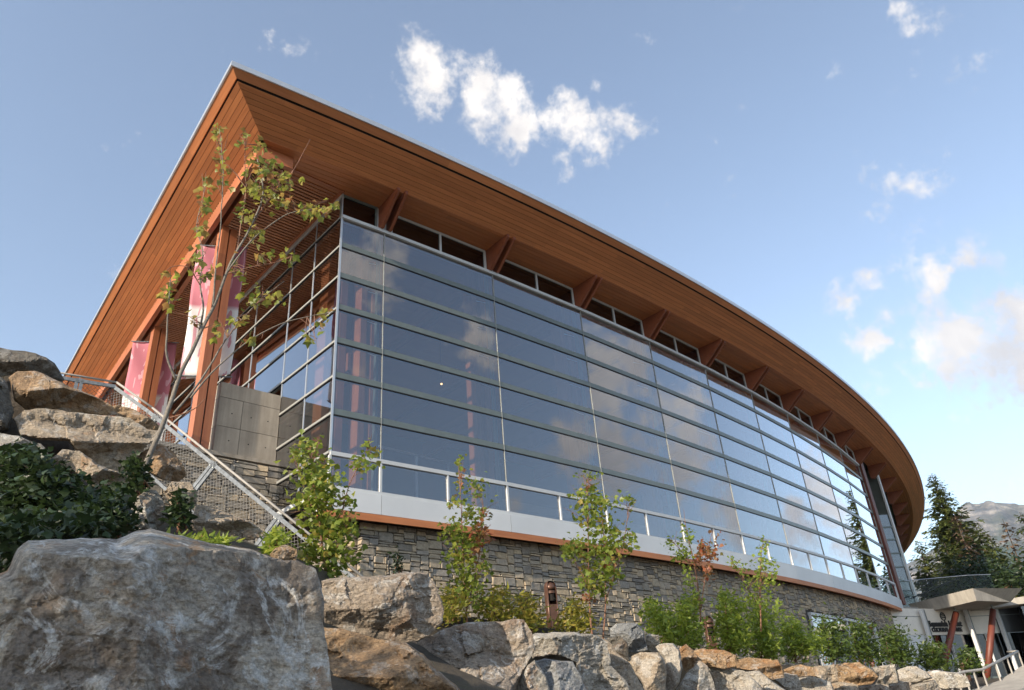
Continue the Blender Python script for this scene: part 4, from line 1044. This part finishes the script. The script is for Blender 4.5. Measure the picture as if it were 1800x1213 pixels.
for a, b in zip(q, q[1:]):
    d_ = (b-a).normalized(); nn = Vector((d_.y, -d_.x, 0)).normalized()
    a2, b2 = a+nn*-.3-d_*-.02, b+nn*-.3-d_*.0
    P = [(a.x+d_.x*.012, a.y+d_.y*.012, -1.6), (b.x, b.y, -1.6), (b.x+nn.x*2, b.y+nn.y*2, -1.6), (a.x+nn.x*2, a.y+nn.y*2, -1.6)]
    Q = [(a.x+d_.x*.012, a.y+d_.y*.012, a.z), (b.x, b.y, b.z), (b.x+nn.x*2, b.y+nn.y*2, b.z), (a.x+nn.x*2, a.y+nn.y*2, a.z)]
    B().hexa(P+Q).make('concrete_panel', 'concrete_light', RW)

# ================================================================== BOLLARD LIGHTS
def bollard(x, ytop, v, label, ht=1.15):
    P = atv(x, ytop, v); t = Vector(P); base = t.z-ht
    o = root('bollard_light', (t.x, t.y, base), label, 'bollard light', 'bronze bollard lights')
    R = .125; n = 20
    fdir = atan2(-t.y, -t.x)+.35            # opening turned towards the path
    # half shell body: arc of a tube, open in front
    sh = B(); a0, a1 = fdir+.75, fdir+2*pi-.75
    ang = np.linspace(a0, a1, n); zc = base+ht-R
    for rr_, z0_, z1_ in ((1, base, zc),):
        V = []; Fc = []
        for a in ang:
            for rad in (R, R-.014):
                V += [(t.x+rad*cos(a), t.y+rad*sin(a), z0_), (t.x+rad*cos(a), t.y+rad*sin(a), z1_)]
        for i in range(n-1):
            k = i*4; Fc += [(k, k+1, k+5, k+4), (k+2, k+6, k+7, k+3), (k+1, k+3, k+7, k+5), (k, k+4, k+6, k+2)]
        Fc += [(0, 2, 3, 1), ((n-1)*4, (n-1)*4+1, (n-1)*4+3, (n-1)*4+2)]
        sh.add(V, Fc)
    sh.make('shell', 'bronze', o, True)
    # arched hood over the top
    hd = B(); V = []; Fc = []; m = 12
    for i, a in enumerate(ang):
        for j in range(m+1):
            ph = j/m*pi/2; V.append((t.x+R*cos(a)*cos(ph), t.y+R*sin(a)*cos(ph), zc+R*sin(ph)))
    for i in range(n-1):
        for j in range(m): k = i*(m+1)+j; Fc.append((k, k+1, k+m+2, k+m+1))
    hd.add(V, Fc).make('hood', 'bronze', o, True)
    # lamp head: dome over a collar
    dm = B(); V = []; Fc = []; r2 = R*.86
    prof = [(r2, zc-.05), (r2, zc-.01)]+[(r2*cos(q_), zc-.01+r2*.95*sin(q_)) for q_ in np.linspace(.15, pi/2-.02, 8)]
    for (pr, pz) in prof: V += [(t.x+pr*cos(2*pi*k/20), t.y+pr*sin(2*pi*k/20), pz) for k in range(20)]
    Fc = [(i*20+k, i*20+(k+1) % 20, (i+1)*20+(k+1) % 20, (i+1)*20+k) for i in range(len(prof)-1) for k in range(20)]+[tuple(range(20))]
    dm.add(V, Fc).make('lamp_head', 'bronze', o, True)
    B().tube([(t.x, t.y, zc-.075), (t.x, t.y, zc-.125)], r2*.95, 18).make('lamp_collar', 'bronze', o)
    B().tube([(t.x, t.y, zc-.13), (t.x, t.y, zc-.26)], r2*.7, 14).make('lens', 'void', o)
    ib = fdir
    B().bar((t.x+cos(ib)*R*.55, t.y+sin(ib)*R*.55, base), (t.x+cos(ib)*R*.55, t.y+sin(ib)*R*.55, zc-.33), R*1.25, .02, (-sin(ib), cos(ib), 0)).make('front_plate', 'bronze', o)
bollard(966, 1021, 10.6, 'bronze bollard light between two yellow-green saplings, clear of leaves')
bollard(1243, 1083, 10.75, 'bronze bollard light half buried among bright green shrubs')
bollard(1690, 1160, 11.6, 'dark bollard light near the foot of the entrance columns', 1.0)

# ================================================================== BANNERS
def banner(v, z0, z1, w, label, seed):
    u0 = B0[0]+VL[0]/VL[1]*(v-B0[1])+.44; V = []; n, m = 14, 30
    o = root('banner', (u0, v, z0), label, 'banner', 'banners hung on the timber posts')
    for j in range(m+1):
        for i in range(n+1):
            s = (i/n-.5)*2; z = z0+(z1-z0)*j/m; sw = .05*sin(j*.35+i*.5+seed)+.10*(1-j/m)*sin(s*2+seed)
            V.append((u0+s*w/2*(1-.12*(1-j/m)*(s < 0)), v-.12-s*w*.30+sw, z+(.10*s if j == 0 else 0)))
    Fc = [(j*(n+1)+i, j*(n+1)+i+1, (j+1)*(n+1)+i+1, (j+1)*(n+1)+i) for j in range(m) for i in range(n)]
    c = mesh('cloth', V, Fc, 'banner_cloth', o, True)
    c.modifiers.new('thickness', 'SOLIDIFY').thickness = .006
    for z in (z0, z1): B().tube([(u0-w/2-.05, v-.12+w*.31, z), (u0+w/2+.05, v-.12-w*.31, z)], .018, 8).make('banner_pole', 'galvanised', o)
banner(17.12+.45, 8.7, 12.75, 1.12, 'pink and white banner hung on the nearest timber post', 1)
banner(23.6+.45, 8.7, 12.75, 1.2, 'pink and white banner on the farther post behind the guard rail', 2.2)

# ================================================================== PLANTS
LEAF_T = np.array([(0, 0, 0), (.30, .18, .05), (.50, .52, .10), (.22, .62, .02), (0, 1.0, -.10), (-.22, .62, .02), (-.50, .52, .10), (-.30, .18, .05), (0, .5, -.04)])
LEAF_F = [(0, 1, 8), (1, 2, 8), (2, 3, 8), (3, 4, 8), (4, 5, 8), (5, 6, 8), (6, 7, 8), (7, 0, 8)]
LANC_T = np.array([(0, 0, 0), (.20, .35, .06), (.0, 1.0, -.12), (-.20, .35, .06), (0, .4, -.02)])
LANC_F = [(0, 1, 4), (1, 2, 4), (2, 3, 4), (3, 0, 4)]
def rot_rand(n, droop=.5, r=NPR):
    """random leaf frames: blade axis pointing outwards and a little down"""
    az = r.uniform(0, 2*pi, n); el = r.normal(-droop, .5, n); roll = r.normal(0, .7, n)
    y = np.stack([np.cos(az)*np.cos(el), np.sin(az)*np.cos(el), np.sin(el)], 1)
    x = np.stack([-np.sin(az), np.cos(az), np.zeros(n)], 1); z = np.cross(x, y)
    x2 = x*np.cos(roll)[:, None]+z*np.sin(roll)[:, None]; z2 = np.cross(x2, y)
    return np.stack([x2, y, z2], 2)
def leaf_mesh(name, P, size, mat, parent, tmpl='maple', droop=.5, seed=1, **kw):
    r = np.random.RandomState(seed); P = np.asarray(P); n = len(P); T, Fq = (LEAF_T, LEAF_F) if tmpl == 'maple' else (LANC_T, LANC_F)
    R = rot_rand(n, droop, r); s = size*r.uniform(.55, 1.2, n)
    V = np.einsum('nij,kj->nki', R, T)*s[:, None, None]+P[:, None, :]
    k = len(T); F_ = np.array(Fq)[None]+(np.arange(n)*k)[:, None, None]
    return mesh(name, V.reshape(-1, 3), F_.reshape(-1, 3).tolist(), mat, parent, True, rnd=np.repeat(r.uniform(0, 1, n), k), **kw)
def pt3(x, y, D, dep=0.0): return atd(x, y, D+dep)
def stem(name, pix, D, r0, r1, mat, parent, deps=None):
    P = [Vector(pt3(x, y, D, (deps[i] if deps else 0))) for i, (x, y) in enumerate(pix)]
    # smooth subdivision
    Q = []
    for i in range(len(P)-1):
        a, b = P[max(i-1, 0)], P[i]; c, d = P[i+1], P[min(i+2, len(P)-1)]
        for t in (0, .25, .5, .75): Q.append(.5*((2*b)+(c-a)*t+(2*a-5*b+4*c-d)*t*t+(3*b-a-3*c+d)*t**3))
    Q.append(P[-1]); m = len(Q)
    Q = [q+Vector((noise.noise(q*3)*.012, noise.noise(q*3+Vector((9, 0, 0)))*.012, 0)) for q in Q]
    return B().tube(Q, [r0+(r1-r0)*i/(m-1) for i in range(m)], 8).make(name, mat, parent, True)
def clump_pts(clumps, D, spread, seed):
    r = np.random.RandomState(seed); out = []
    for (x, y, rx, ry, n) in clumps:
        a = r.normal(0, .5, (n, 3)); 
        for q in a: out.append(pt3(x+q[0]*rx, y+q[1]*ry, D, q[2]*spread))
    return np.array(out)

def twigs(o, stems, clumps, D, seed, mat='bark_red'):
    r = random.Random(seed); pts = [p for px, _ in stems for a, b in zip(px, px[1:]) for p in [(a[0]+(b[0]-a[0])*t, a[1]+(b[1]-a[1])*t) for t in (0, .25, .5, .75)]]; b = B()
    for (x, y, rx, ry, n) in clumps:
        near = sorted(pts, key=lambda p: (p[0]-x)**2+(p[1]-y-14)**2)[:4]
        for k in range(5):
            p = near[r.randrange(len(near))]; q = (x+r.gauss(0, .55)*rx, y+r.gauss(0, .55)*ry); dz = r.uniform(-.35, .35)
            P = Vector(pt3(*p, D)); Q = Vector(pt3(*q, D, dz)); b.tube([P, (P+Q)/2+Vector((0, 0, .03)), Q], [.006, .004, .002], 4, False)
    b.make('twigs', mat, o, kind='stuff')
# --- large foreground sapling, its leaves as single pieces
DA = 8.2
SA = root('maple_sapling', pt3(240, 870, DA), 'tall leaning maple sapling with a grey trunk, in front of the roof corner', 'tree')
stem('trunk', [(236, 880), (247, 842), (265, 795), (290, 738), (318, 655), (345, 602), (372, 545), (398, 482), (416, 442), (440, 400), (462, 340), (452, 280)], DA, .032, .008, 'bark_grey', SA)
BRA = [([(310, 668), (293, 625), (292, 585), (297, 530), (300, 490)], .016), ([(305, 728), (350, 672), (400, 594), (450, 535), (500, 494)], .014),
       ([(335, 700), (372, 655), (433, 603), (493, 570), (540, 557), (590, 548)], .012), ([(350, 592), (357, 545), (352, 500), (356, 440), (345, 395), (362, 330)], .014),
       ([(398, 482), (440, 425), (490, 385), (520, 372), (570, 365)], .012), ([(416, 442), (425, 390), (432, 330), (430, 260), (432, 232)], .010),
       ([(372, 545), (380, 470), (388, 390), (392, 300), (386, 225)], .012), ([(440, 400), (480, 340), (515, 300), (545, 245)], .008),
       ([(398, 482), (440, 470), (490, 460), (520, 445)], .008), ([(352, 500), (330, 470), (300, 470), (285, 490)], .007), ([(298, 735), (320, 728), (345, 716), (362, 700)], .010)]
for k, (px, r0) in enumerate(BRA):
    dp = [(.05*i)*(1 if k % 2 else -1) for i in range(len(px))]
    stem('branch', px, DA, r0, .003, 'bark_red' if r0 < .011 else 'bark_grey', SA, dp)
clA = [(385, 230, 12, 22, 9), (384, 270, 12, 20, 9), (392, 310, 12, 20, 9), (362, 320, 12, 18, 9), (360, 360, 12, 20, 9), (355, 400, 12, 18, 8), (430, 240, 10, 14, 6),
       (448, 265, 22, 22, 16), (455, 300, 24, 22, 22), (480, 295, 18, 18, 12), (505, 312, 24, 16, 16), (440, 330, 22, 22, 18), (470, 340, 28, 24, 22), (500, 345, 20, 18, 10),
       (435, 375, 18, 22, 14), (450, 405, 22, 20, 14), (545, 368, 32, 12, 22), (575, 362, 18, 14, 12), (345, 455, 24, 20, 16), (360, 480, 20, 18, 10), (298, 500, 14, 26, 16), (300, 530, 12, 14, 7),
       (420, 470, 26, 24, 10), (465, 452, 18, 14, 8), (508, 455, 18, 14, 10), (440, 520, 24, 20, 9), (415, 560, 18, 18, 8), (478, 520, 20, 12, 9), (570, 560, 16, 18, 12), (545, 595, 12, 12, 8), (385, 575, 20, 16, 7), (440, 595, 14, 12, 5), (330, 560, 20, 20, 4)]
PA = clump_pts([(x, y, rx, ry, int(n*1.7)) for x, y, rx, ry, n in clA], DA, .45, 5); NPR.shuffle(PA)
def leaf_objs(parent, P, size, mat, seed):
    r = np.random.RandomState(seed); T = []
    for s in range(3):
        me = bpy.data.meshes.new('leaf'); q = LEAF_T+r.normal(0, .04, LEAF_T.shape); me.from_pydata(q.tolist(), [], LEAF_F); me.materials.append(MAT[mat])
        a = me.attributes.new('rnd', 'FLOAT', 'POINT'); a.data.foreach_set('value', [0.0]*len(q)); T.append(me)
    R = rot_rand(len(P), .55, r)
    for i, p in enumerate(P):
        o = bpy.data.objects.new('leaf', T[i % 3]); COL.objects.link(o); o.parent = parent; s = size*r.uniform(.65, 1.25)
        m = Matrix(R[i].tolist()).to_4x4(); o.matrix_basis = Matrix.Translation(Vector(p)-WP[parent.name]) @ m @ Matrix.Diagonal((s, s, s, 1))
twigs(SA, BRA, clA, DA, 77)
leaf_objs(SA, PA[:300], .105, 'leaf_maple', 3)
if len(PA) > 300: leaf_mesh('further_leaves', PA[300:], .095, 'leaf_maple', SA, seed=9, kind='stuff')

def grow(clumps, k): return [(x, y, rx, ry, int(n*k)) for x, y, rx, ry, n in clumps]
def sapling(base, D, stems, clumps, label, mat='leaf_young', size=.085, seed=1, extra=None, dens=2.0, group='saplings in the planting strip'):
    o = root('sapling', pt3(*base, D), label, 'tree', group)
    for k, (px, r0) in enumerate(stems): stem('trunk' if k == 0 else 'branch', px, D, r0, .003, 'bark_red', o)
    leaf_mesh('crown', clump_pts(grow(clumps, dens), D, .55, seed), size*1.02, mat, o, seed=seed)
    twigs(o, stems, clumps, D, seed)
    if extra: leaf_mesh('red_foliage', clump_pts(grow(extra, 1.6), D, .4, seed+50), size*1.15, 'leaf_red', o, seed=seed+7)
def grow(clumps, k): return [(x, y, rx, ry, int(n*k)) for x, y, rx, ry, n in clumps]
sapling((575, 1030), 10.2, [([(578, 1060), (572, 1000), (562, 920), (550, 840), (545, 775)], .022), ([(572, 950), (600, 900), (615, 850), (640, 800), (650, 780)], .010), ([(566, 930), (535, 860), (515, 800)], .008), ([(575, 980), (600, 950), (615, 900)], .008)],
        [(545, 785, 24, 22, 34), (520, 795, 20, 20, 18), (550, 830, 34, 28, 90), (575, 860, 30, 30, 80), (545, 880, 34, 26, 80), (570, 920, 34, 30, 90), (605, 925, 24, 36, 70), (610, 880, 14, 20, 16), (590, 970, 36, 30, 80), (545, 965, 20, 26, 40), (575, 1005, 30, 16, 40), (640, 815, 26, 14, 30), (648, 783, 10, 16, 8), (660, 795, 12, 8, 6)],
        'bushy green maple sapling in front of the glass corner', seed=21, size=.10)
sapling((820, 1105), 11.4, [([(822, 1120), (820, 1080), (815, 1000), (812, 920), (806, 815)], .018), ([(815, 1090), (838, 1000), (850, 900), (840, 850)], .010), ([(818, 1000), (795, 950), (785, 920)], .007)],
        [(808, 815, 8, 14, 8), (820, 850, 26, 20, 24), (845, 865, 20, 18, 16), (800, 880, 20, 14, 16), (830, 905, 26, 20, 50), (795, 930, 24, 18, 45), (820, 950, 30, 22, 70), (810, 985, 30, 24, 80), (825, 1020, 30, 24, 80), (805, 1045, 26, 18, 50), (840, 1050, 16, 20, 25), (850, 990, 14, 22, 20)],
        'slim green sapling with an orange-red patch, beside the brown boulder', seed=22, extra=[(848, 935, 14, 22, 45), (835, 960, 14, 20, 25), (850, 905, 10, 16, 14), (812, 830, 6, 16, 6)])
sapling((1045, 1115), 12.2, [([(1042, 1125), (1036, 1060), (1034, 960), (1033, 880), (1034, 832)], .016), ([(1060, 1125), (1064, 1060), (1062, 960), (1055, 880)], .014), ([(1062, 1060), (1085, 1000), (1100, 930), (1106, 880)], .007)],
        [(1034, 835, 22, 10, 18), (1035, 870, 30, 18, 60), (1060, 885, 26, 18, 40), (1030, 900, 26, 22, 50), (1105, 878, 14, 12, 16), (1060, 925, 34, 24, 80), (1010, 960, 26, 16, 60), (1080, 955, 28, 22, 80), (1050, 970, 30, 24, 80), (1110, 950, 12, 18, 16), (1070, 1000, 30, 22, 80), (1035, 1000, 18, 24, 40), (1050, 1030, 26, 18, 60), (1025, 1020, 12, 14, 16), (1005, 975, 14, 10, 20)],
        'twin-stemmed yellow-green sapling right of the first bollard light', seed=23, extra=[(1075, 990, 10, 12, 12), (1030, 1050, 10, 10, 10), (1035, 855, 6, 14, 8)])
sapling((1222, 1075), 14.8, [([(1232, 1100), (1228, 1040), (1218, 980), (1206, 930), (1202, 895)], .016), ([(1232, 1070), (1240, 1010), (1248, 950), (1255, 930)], .010), ([(1215, 990), (1190, 960), (1176, 948)], .007)],
        [(1207, 938, 14, 22, 60), (1205, 975, 14, 24, 70), (1180, 955, 14, 14, 30), (1190, 975, 14, 12, 30), (1210, 1010, 14, 28, 60), (1215, 1050, 18, 24, 60)],
        'thin sapling with pinkish withered leaves beside a dark green stem', mat='leaf_shrub', seed=24, dens=1.0, size=.075, extra=[(1235, 965, 12, 20, 60), (1250, 970, 12, 20, 50), (1228, 985, 10, 14, 25), (1245, 1000, 8, 22, 25), (1265, 945, 12, 14, 8)])
sapling((1330, 1090), 16.0, [([(1338, 1110), (1336, 1040), (1338, 980), (1342, 950)], .016), ([(1330, 1060), (1300, 1010), (1284, 985)], .008)],
        [(1342, 962, 10, 18, 40), (1345, 990, 20, 18, 80), (1330, 1005, 14, 14, 30), (1290, 990, 14, 14, 36), (1305, 1003, 12, 10, 30), (1335, 1025, 36, 18, 120), (1325, 1050, 34, 20, 110), (1355, 1010, 12, 10, 25)],
        'dark green pointed sapling in front of the white band', mat='leaf_shrub', seed=25, dens=1.0, size=.075)
# small weed by the stone wall
def shrub(clumps, D, label, mat, size, seed, base, tm='lanc', group='shrubs in the planting strip', stems=6, name='shrub', spread=.8):
    o = root(name, pt3(*base, D), label, 'shrub', group)
    r = random.Random(seed); b = B()
    for k in range(stems):
        c = clumps[r.randrange(len(clumps))]
        p = Vector(pt3(base[0]+r.uniform(-12, 12), base[1], D)); q = Vector(pt3(c[0]+r.uniform(-.5, .5)*c[2], c[1]-r.random()*c[3]*.6, D, r.uniform(-.3, .3)))
        b.tube([p, (p+q)/2+Vector((r.uniform(-.06, .06), r.uniform(-.06, .06), .04)), q], [.012, .009, .004], 5)
    b.make('stems', 'bark_red', o, kind='stuff')
    leaf_mesh('foliage', clump_pts(grow(clumps, (4.0 if size < .06 else 2.4) if size < .3 else 1), D, spread, seed), size*(1.5 if tm == 'lanc' and size < .3 else 1.2), mat, o, tm, .1, seed)
shrub([(795, 1060, 26, 26, 130), (790, 1080, 24, 16, 90)], 11.0, 'yellow-green low shrub at the foot of the slim sapling', 'leaf_yellow', .075, 31, (795, 1095))
shrub([(870, 1060, 30, 22, 170), (880, 1085, 36, 18, 150), (885, 1040, 10, 14, 24)], 11.8, 'yellow-green shrub left of the first bollard light', 'leaf_yellow', .075, 32, (875, 1105))
shrub([(925, 1075, 30, 24, 170), (935, 1095, 26, 16, 90), (920, 1050, 20, 12, 40)], 12.2, 'yellow-green shrub touching the first bollard light', 'leaf_yellow', .075, 33, (930, 1112))
shrub([(1010, 1075, 28, 24, 150), (1000, 1100, 26, 16, 110), (1030, 1095, 20, 18, 60)], 12.6, 'yellow-green shrub between bollard light and twin-stemmed sapling', 'leaf_yellow', .075, 34, (1010, 1118))
shrub([(700, 985, 10, 18, 36), (697, 1000, 10, 10, 14)], 11.6, 'small dark weed against the stone wall', 'leaf_dark', .06, 35, (699, 1015), stems=3, spread=.2)
shrub([(1150, 1075, 20, 20, 120), (1165, 1095, 26, 22, 200), (1180, 1120, 26, 16, 140), (1140, 1060, 12, 10, 24)], 14.6, 'bright green leafy shrub above the tall pale boulder', 'leaf_shrub', .085, 36, (1170, 1140))
shrub([(1205, 1075, 22, 24, 170), (1210, 1105, 26, 24, 240), (1222, 1058, 8, 16, 30), (1215, 1130, 24, 12, 90)], 15.0, 'bright green shrub left of the second bollard light', 'leaf_shrub', .085, 37, (1210, 1145))
shrub([(1280, 1070, 22, 30, 170), (1285, 1100, 30, 26, 330), (1290, 1130, 30, 20, 240), (1272, 1050, 8, 14, 24)], 16.2, 'large bright green shrub right of the second bollard light', 'leaf_shrub', .09, 38, (1285, 1155))
shrub([(1335, 1085, 22, 34, 200), (1340, 1115, 30, 28, 330), (1350, 1140, 30, 20, 240), (1305, 1065, 8, 16, 30)], 17.5, 'large bright green shrub in front of the lower windows', 'leaf_shrub', .09, 39, (1340, 1162))
shrub([(1365, 1075, 8, 18, 30), (1390, 1105, 24, 26, 220), (1400, 1135, 30, 24, 300), (1430, 1130, 24, 16, 150)], 18.6, 'green shrub with long shoots beside the lower windows', 'leaf_shrub', .09, 40, (1395, 1165))
shrub([(1455, 1110, 28, 28, 260), (1465, 1140, 34, 24, 330)], 22.5, 'shaded green shrub under the lower window frame', 'leaf_shrub_shaded', .10, 41, (1460, 1168))
shrub([(1510, 1115, 28, 26, 260), (1520, 1145, 34, 24, 330)], 26, 'shaded green shrub at the end of the stone wall', 'leaf_shrub_shaded', .11, 42, (1515, 1170))
shrub([(1570, 1125, 28, 28, 260), (1580, 1150, 34, 22, 330)], 30, 'shaded green shrub in front of the white entrance wall', 'leaf_shrub_shaded', .12, 43, (1575, 1172))
shrub([(1635, 1145, 28, 20, 230), (1640, 1165, 34, 16, 260)], 32, 'shaded low shrub below the black lettering', 'leaf_shrub_shaded', .12, 44, (1640, 1180))
shrub([(1700, 1155, 18, 16, 160), (1705, 1172, 26, 12, 160)], 34, 'shaded low shrub at the entrance columns', 'leaf_shrub_shaded', .12, 45, (1700, 1185))
# dark shade shrubs on the bank
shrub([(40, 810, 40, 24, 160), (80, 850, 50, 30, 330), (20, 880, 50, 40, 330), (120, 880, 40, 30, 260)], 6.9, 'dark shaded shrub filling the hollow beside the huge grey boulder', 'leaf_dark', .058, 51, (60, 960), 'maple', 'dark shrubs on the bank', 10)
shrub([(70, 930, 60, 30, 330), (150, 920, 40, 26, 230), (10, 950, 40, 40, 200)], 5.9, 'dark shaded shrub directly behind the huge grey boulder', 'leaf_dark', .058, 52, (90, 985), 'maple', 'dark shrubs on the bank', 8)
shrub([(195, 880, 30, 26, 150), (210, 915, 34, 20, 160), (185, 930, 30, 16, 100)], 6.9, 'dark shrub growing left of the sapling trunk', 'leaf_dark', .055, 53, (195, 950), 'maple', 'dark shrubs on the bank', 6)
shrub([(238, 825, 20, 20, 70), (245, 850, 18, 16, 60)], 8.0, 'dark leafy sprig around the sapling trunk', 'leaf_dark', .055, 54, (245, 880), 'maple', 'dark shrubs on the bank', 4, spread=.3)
shrub([(318, 885, 16, 22, 70), (315, 910, 18, 16, 70)], 7.7, 'dark green weed between the grey and tan boulders', 'leaf_dark', .075, 55, (318, 935), 'lanc', 'dark shrubs on the bank', 5, spread=.3)
shrub([(345, 948, 40, 8, 70), (385, 952, 24, 8, 60)], 6.6, 'low green weeds along the back of the huge grey boulder', 'leaf_shrub', .06, 56, (360, 962), 'lanc', 'dark shrubs on the bank', 4, spread=.3)
shrub([(490, 945, 20, 14, 60), (480, 965, 18, 10, 40)], 7.9, 'green weed at the lower end of the pale slab', 'leaf_shrub', .07, 57, (488, 985), 'lanc', 'dark shrubs on the bank', 4, spread=.3)

# ================================================================== CONIFERS
def conifer(x, y, h, rad, label, mat, seed, dens=1.0, zb=None, name='conifer', group='conifers beyond the entrance', bare=.1):
    r = np.random.RandomState(seed); zb = zb if zb is not None else -1.6
    o = root(name, (x, y, zb), label, 'tree', group)
    B().tube([(x, y, zb), (x+.1, y, zb+h*.5), (x, y, zb+h)], [h*.016, h*.009, .02], 8).make('trunk', 'bark_dark', o, True)
    P = []; A = []; S = []
    lv = int(h*3.6*dens)
    for k in range(lv):
        f = bare+(1-bare)*(k/lv); z = zb+h*f; L_ = rad*(1-f)**.7*r.uniform(.7, 1.15)+.15
        nbr = max(4, int(8*(1-f)+3))
        a0 = r.uniform(0, 2*pi)
        for j in range(nbr):
            a = a0+2*pi*j/nbr+r.normal(0, .2); l = L_*r.uniform(.65, 1.15); m = max(5, int(l*7*dens))
            for q in range(m):
                t = (q+r.random())/m
                P.append((x+cos(a)*l*t+r.normal(0, .07), y+sin(a)*l*t+r.normal(0, .07), z-.28*l*t+.22*l*t*t+r.normal(0, .08))); A.append(a+r.normal(0, .7)); S.append((.55+.55*(1-t))*(.4+.6*min(1, l/2.5)))
    P = np.array(P); A = np.array(A); S = np.array(S)*r.uniform(.6, 1.2, len(S)); n = len(P)
    el = r.normal(-.25, .3, n); ro = r.normal(0, .5, n)
    yv = np.stack([np.cos(A)*np.cos(el), np.sin(A)*np.cos(el), np.sin(el)], 1); xv = np.stack([-np.sin(A), np.cos(A), ro*.6], 1)
    T = np.array([(0, 0), (.28, .35), (.10, .55), (.16, .8), (0, 1.1), (-.16, .8), (-.10, .55), (-.28, .35)])
    V = P[:, None, :]+(xv[:, None, :]*T[None, :, :1]+yv[:, None, :]*T[None, :, 1:])*S[:, None, None]
    Fc = (np.arange(8)[None]+(np.arange(n)*8)[:, None]).tolist()
    mesh('crown', V.reshape(-1, 3), Fc, mat, o, False, rnd=np.repeat(r.uniform(0, 1, n), 8))
def con_at(px, py, D, rad, label, mat, seed, zb=2.0, dens=1.0, bare=.05):
    r_ = ray(px, py); h = hypot(r_[0], r_[1]); x, y = r_[0]/h*D, r_[1]/h*D; conifer(x, y, r_[2]/h*D-zb, rad, label, mat, seed, dens, zb, bare=bare)
con_at(1637, 832, 96, 6.6, 'tall green conifer standing right behind the curved roof end', 'needles', 1, zb=1, dens=1.15)
con_at(1612, 950, 92, 4.6, 'smaller green conifer at the foot of the roof end', 'needles', 2)
con_at(1676, 900, 88, 3.2, 'brown half-dead conifer right of the tall conifer', 'needles_brown', 3, dens=.55)
con_at(1712, 918, 96, 5.0, 'dark green conifer behind the terrace balustrade', 'needles', 4)
con_at(1738, 940, 90, 4.2, 'short dark conifer left of the brown tree by the frame edge', 'needles', 5)
con_at(1762, 912, 92, 3.2, 'bare brown conifer below the mountain', 'needles_brown', 6, dens=.5)
con_at(1792, 900, 84, 4.0, 'green and brown conifer standing above the grassy slope', 'needles', 7, dens=.8)
con_at(1660, 955, 80, 3.8, 'low bushy conifer in front of the tall conifer', 'needles', 8, zb=3)
# trees on the other side of the forecourt, seen mirrored in the glass
conifer(85.5, 13.2, 23, 4.6, 'tall conifer across the forecourt mirrored in the glass front', 'needles', 11, 1.0, -1.0)
conifer(84, 17.6, 14.5, 4.0, 'broad conifer across the forecourt mirrored low in the glass', 'needles', 12, 1.0, -1.0)
conifer(79, 9.0, 9.5, 3.4, 'short conifer across the forecourt beside the mirrored one', 'needles', 13, 1.0, -1.0)
# grassy slope and hedge behind the canopy
def bank():
    V = []; n, m = 40, 16
    for j in range(m):
        for i in range(n):
            x = 1580+i*10; D = 52+j*3; r_ = ray(x, 1100); h = hypot(r_[0], r_[1])
            z = 1.0+3.2*(1-(1-j/(m-1))**2)+.0045*(x-1580)*(j/(m-1))*1.6+.35*noise.noise((x*.03, j*.4, 0)); V.append((r_[0]/h*D, r_[1]/h*D, z))
    Fc = [(j*n+i, j*n+i+1, (j+1)*n+i+1, (j+1)*n+i) for j in range(m-1) for i in range(n-1)]
    mesh('grass_slope', V, Fc, 'grass', None, True, kind='structure', label='green grassy slope behind the entrance canopy', rnd=NPR.uniform(0, .4, len(V)))
bank()
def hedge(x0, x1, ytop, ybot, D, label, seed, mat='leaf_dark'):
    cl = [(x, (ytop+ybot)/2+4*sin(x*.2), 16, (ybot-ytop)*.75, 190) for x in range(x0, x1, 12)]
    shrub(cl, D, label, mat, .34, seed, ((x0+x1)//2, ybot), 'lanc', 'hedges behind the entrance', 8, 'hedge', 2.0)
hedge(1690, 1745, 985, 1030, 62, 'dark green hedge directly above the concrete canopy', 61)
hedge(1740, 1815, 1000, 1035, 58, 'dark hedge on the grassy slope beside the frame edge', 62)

# ================================================================== TREES OUTSIDE THE PICTURE that shade the bank
def broad_tree(x, y, zb, h, rad, label, seed, n=5200):
    r = np.random.RandomState(seed); o = root('maple_tree', (x, y, zb), label, 'tree', 'maples left of the bank')
    B().tube([(x, y, zb), (x+.1, y+.1, zb+h*.45), (x, y, zb+h*.85)], [.16, .11, .03], 8).make('trunk', 'bark_grey', o, True)
    P = []
    for k in range(26):
        c = r.normal(0, 1, 3); c /= np.linalg.norm(c); c = c*r.uniform(.35, .85); cc = np.array([x+c[0]*rad, y+c[1]*rad, zb+h*.62+c[2]*h*.36])
        P.append(cc+r.normal(0, .34, (n//26, 3)))
    leaf_mesh('crown', np.vstack(P), .16, 'leaf_young', o, seed=seed)
broad_tree(-7.0, 1.9, -1.6, 7.4, 2.2, 'leafy maple on the near end of the bank, shading the huge boulder', 71)
broad_tree(-7.6, 3.6, -.9, 6.8, 1.8, 'leafy maple behind the bank, shading the dark shrubs', 72)

# ================================================================== AIR
def haze():
    m = bpy.data.materials.new('haze_air'); m.use_nodes = True; N = m.node_tree.nodes; L = m.node_tree.links; N.clear()
    out = N.new('ShaderNodeOutputMaterial'); v = N.new('ShaderNodeVolumePrincipled')
    v.inputs['Color'].default_value = (.62, .78, 1, 1); v.inputs['Density'].default_value = HAZE; v.inputs['Anisotropy'].default_value = .2
    L.new(v.outputs[0], out.inputs['Volume']); MAT['haze_air'] = m
    b = B().box((-9000, -9000, -30), (9000, 9000, 720)); o = b.make('haze', 'haze_air', None, kind='stuff', label='thin bluish summer haze between the trees and the mountain')
HAZE = .0001
haze()
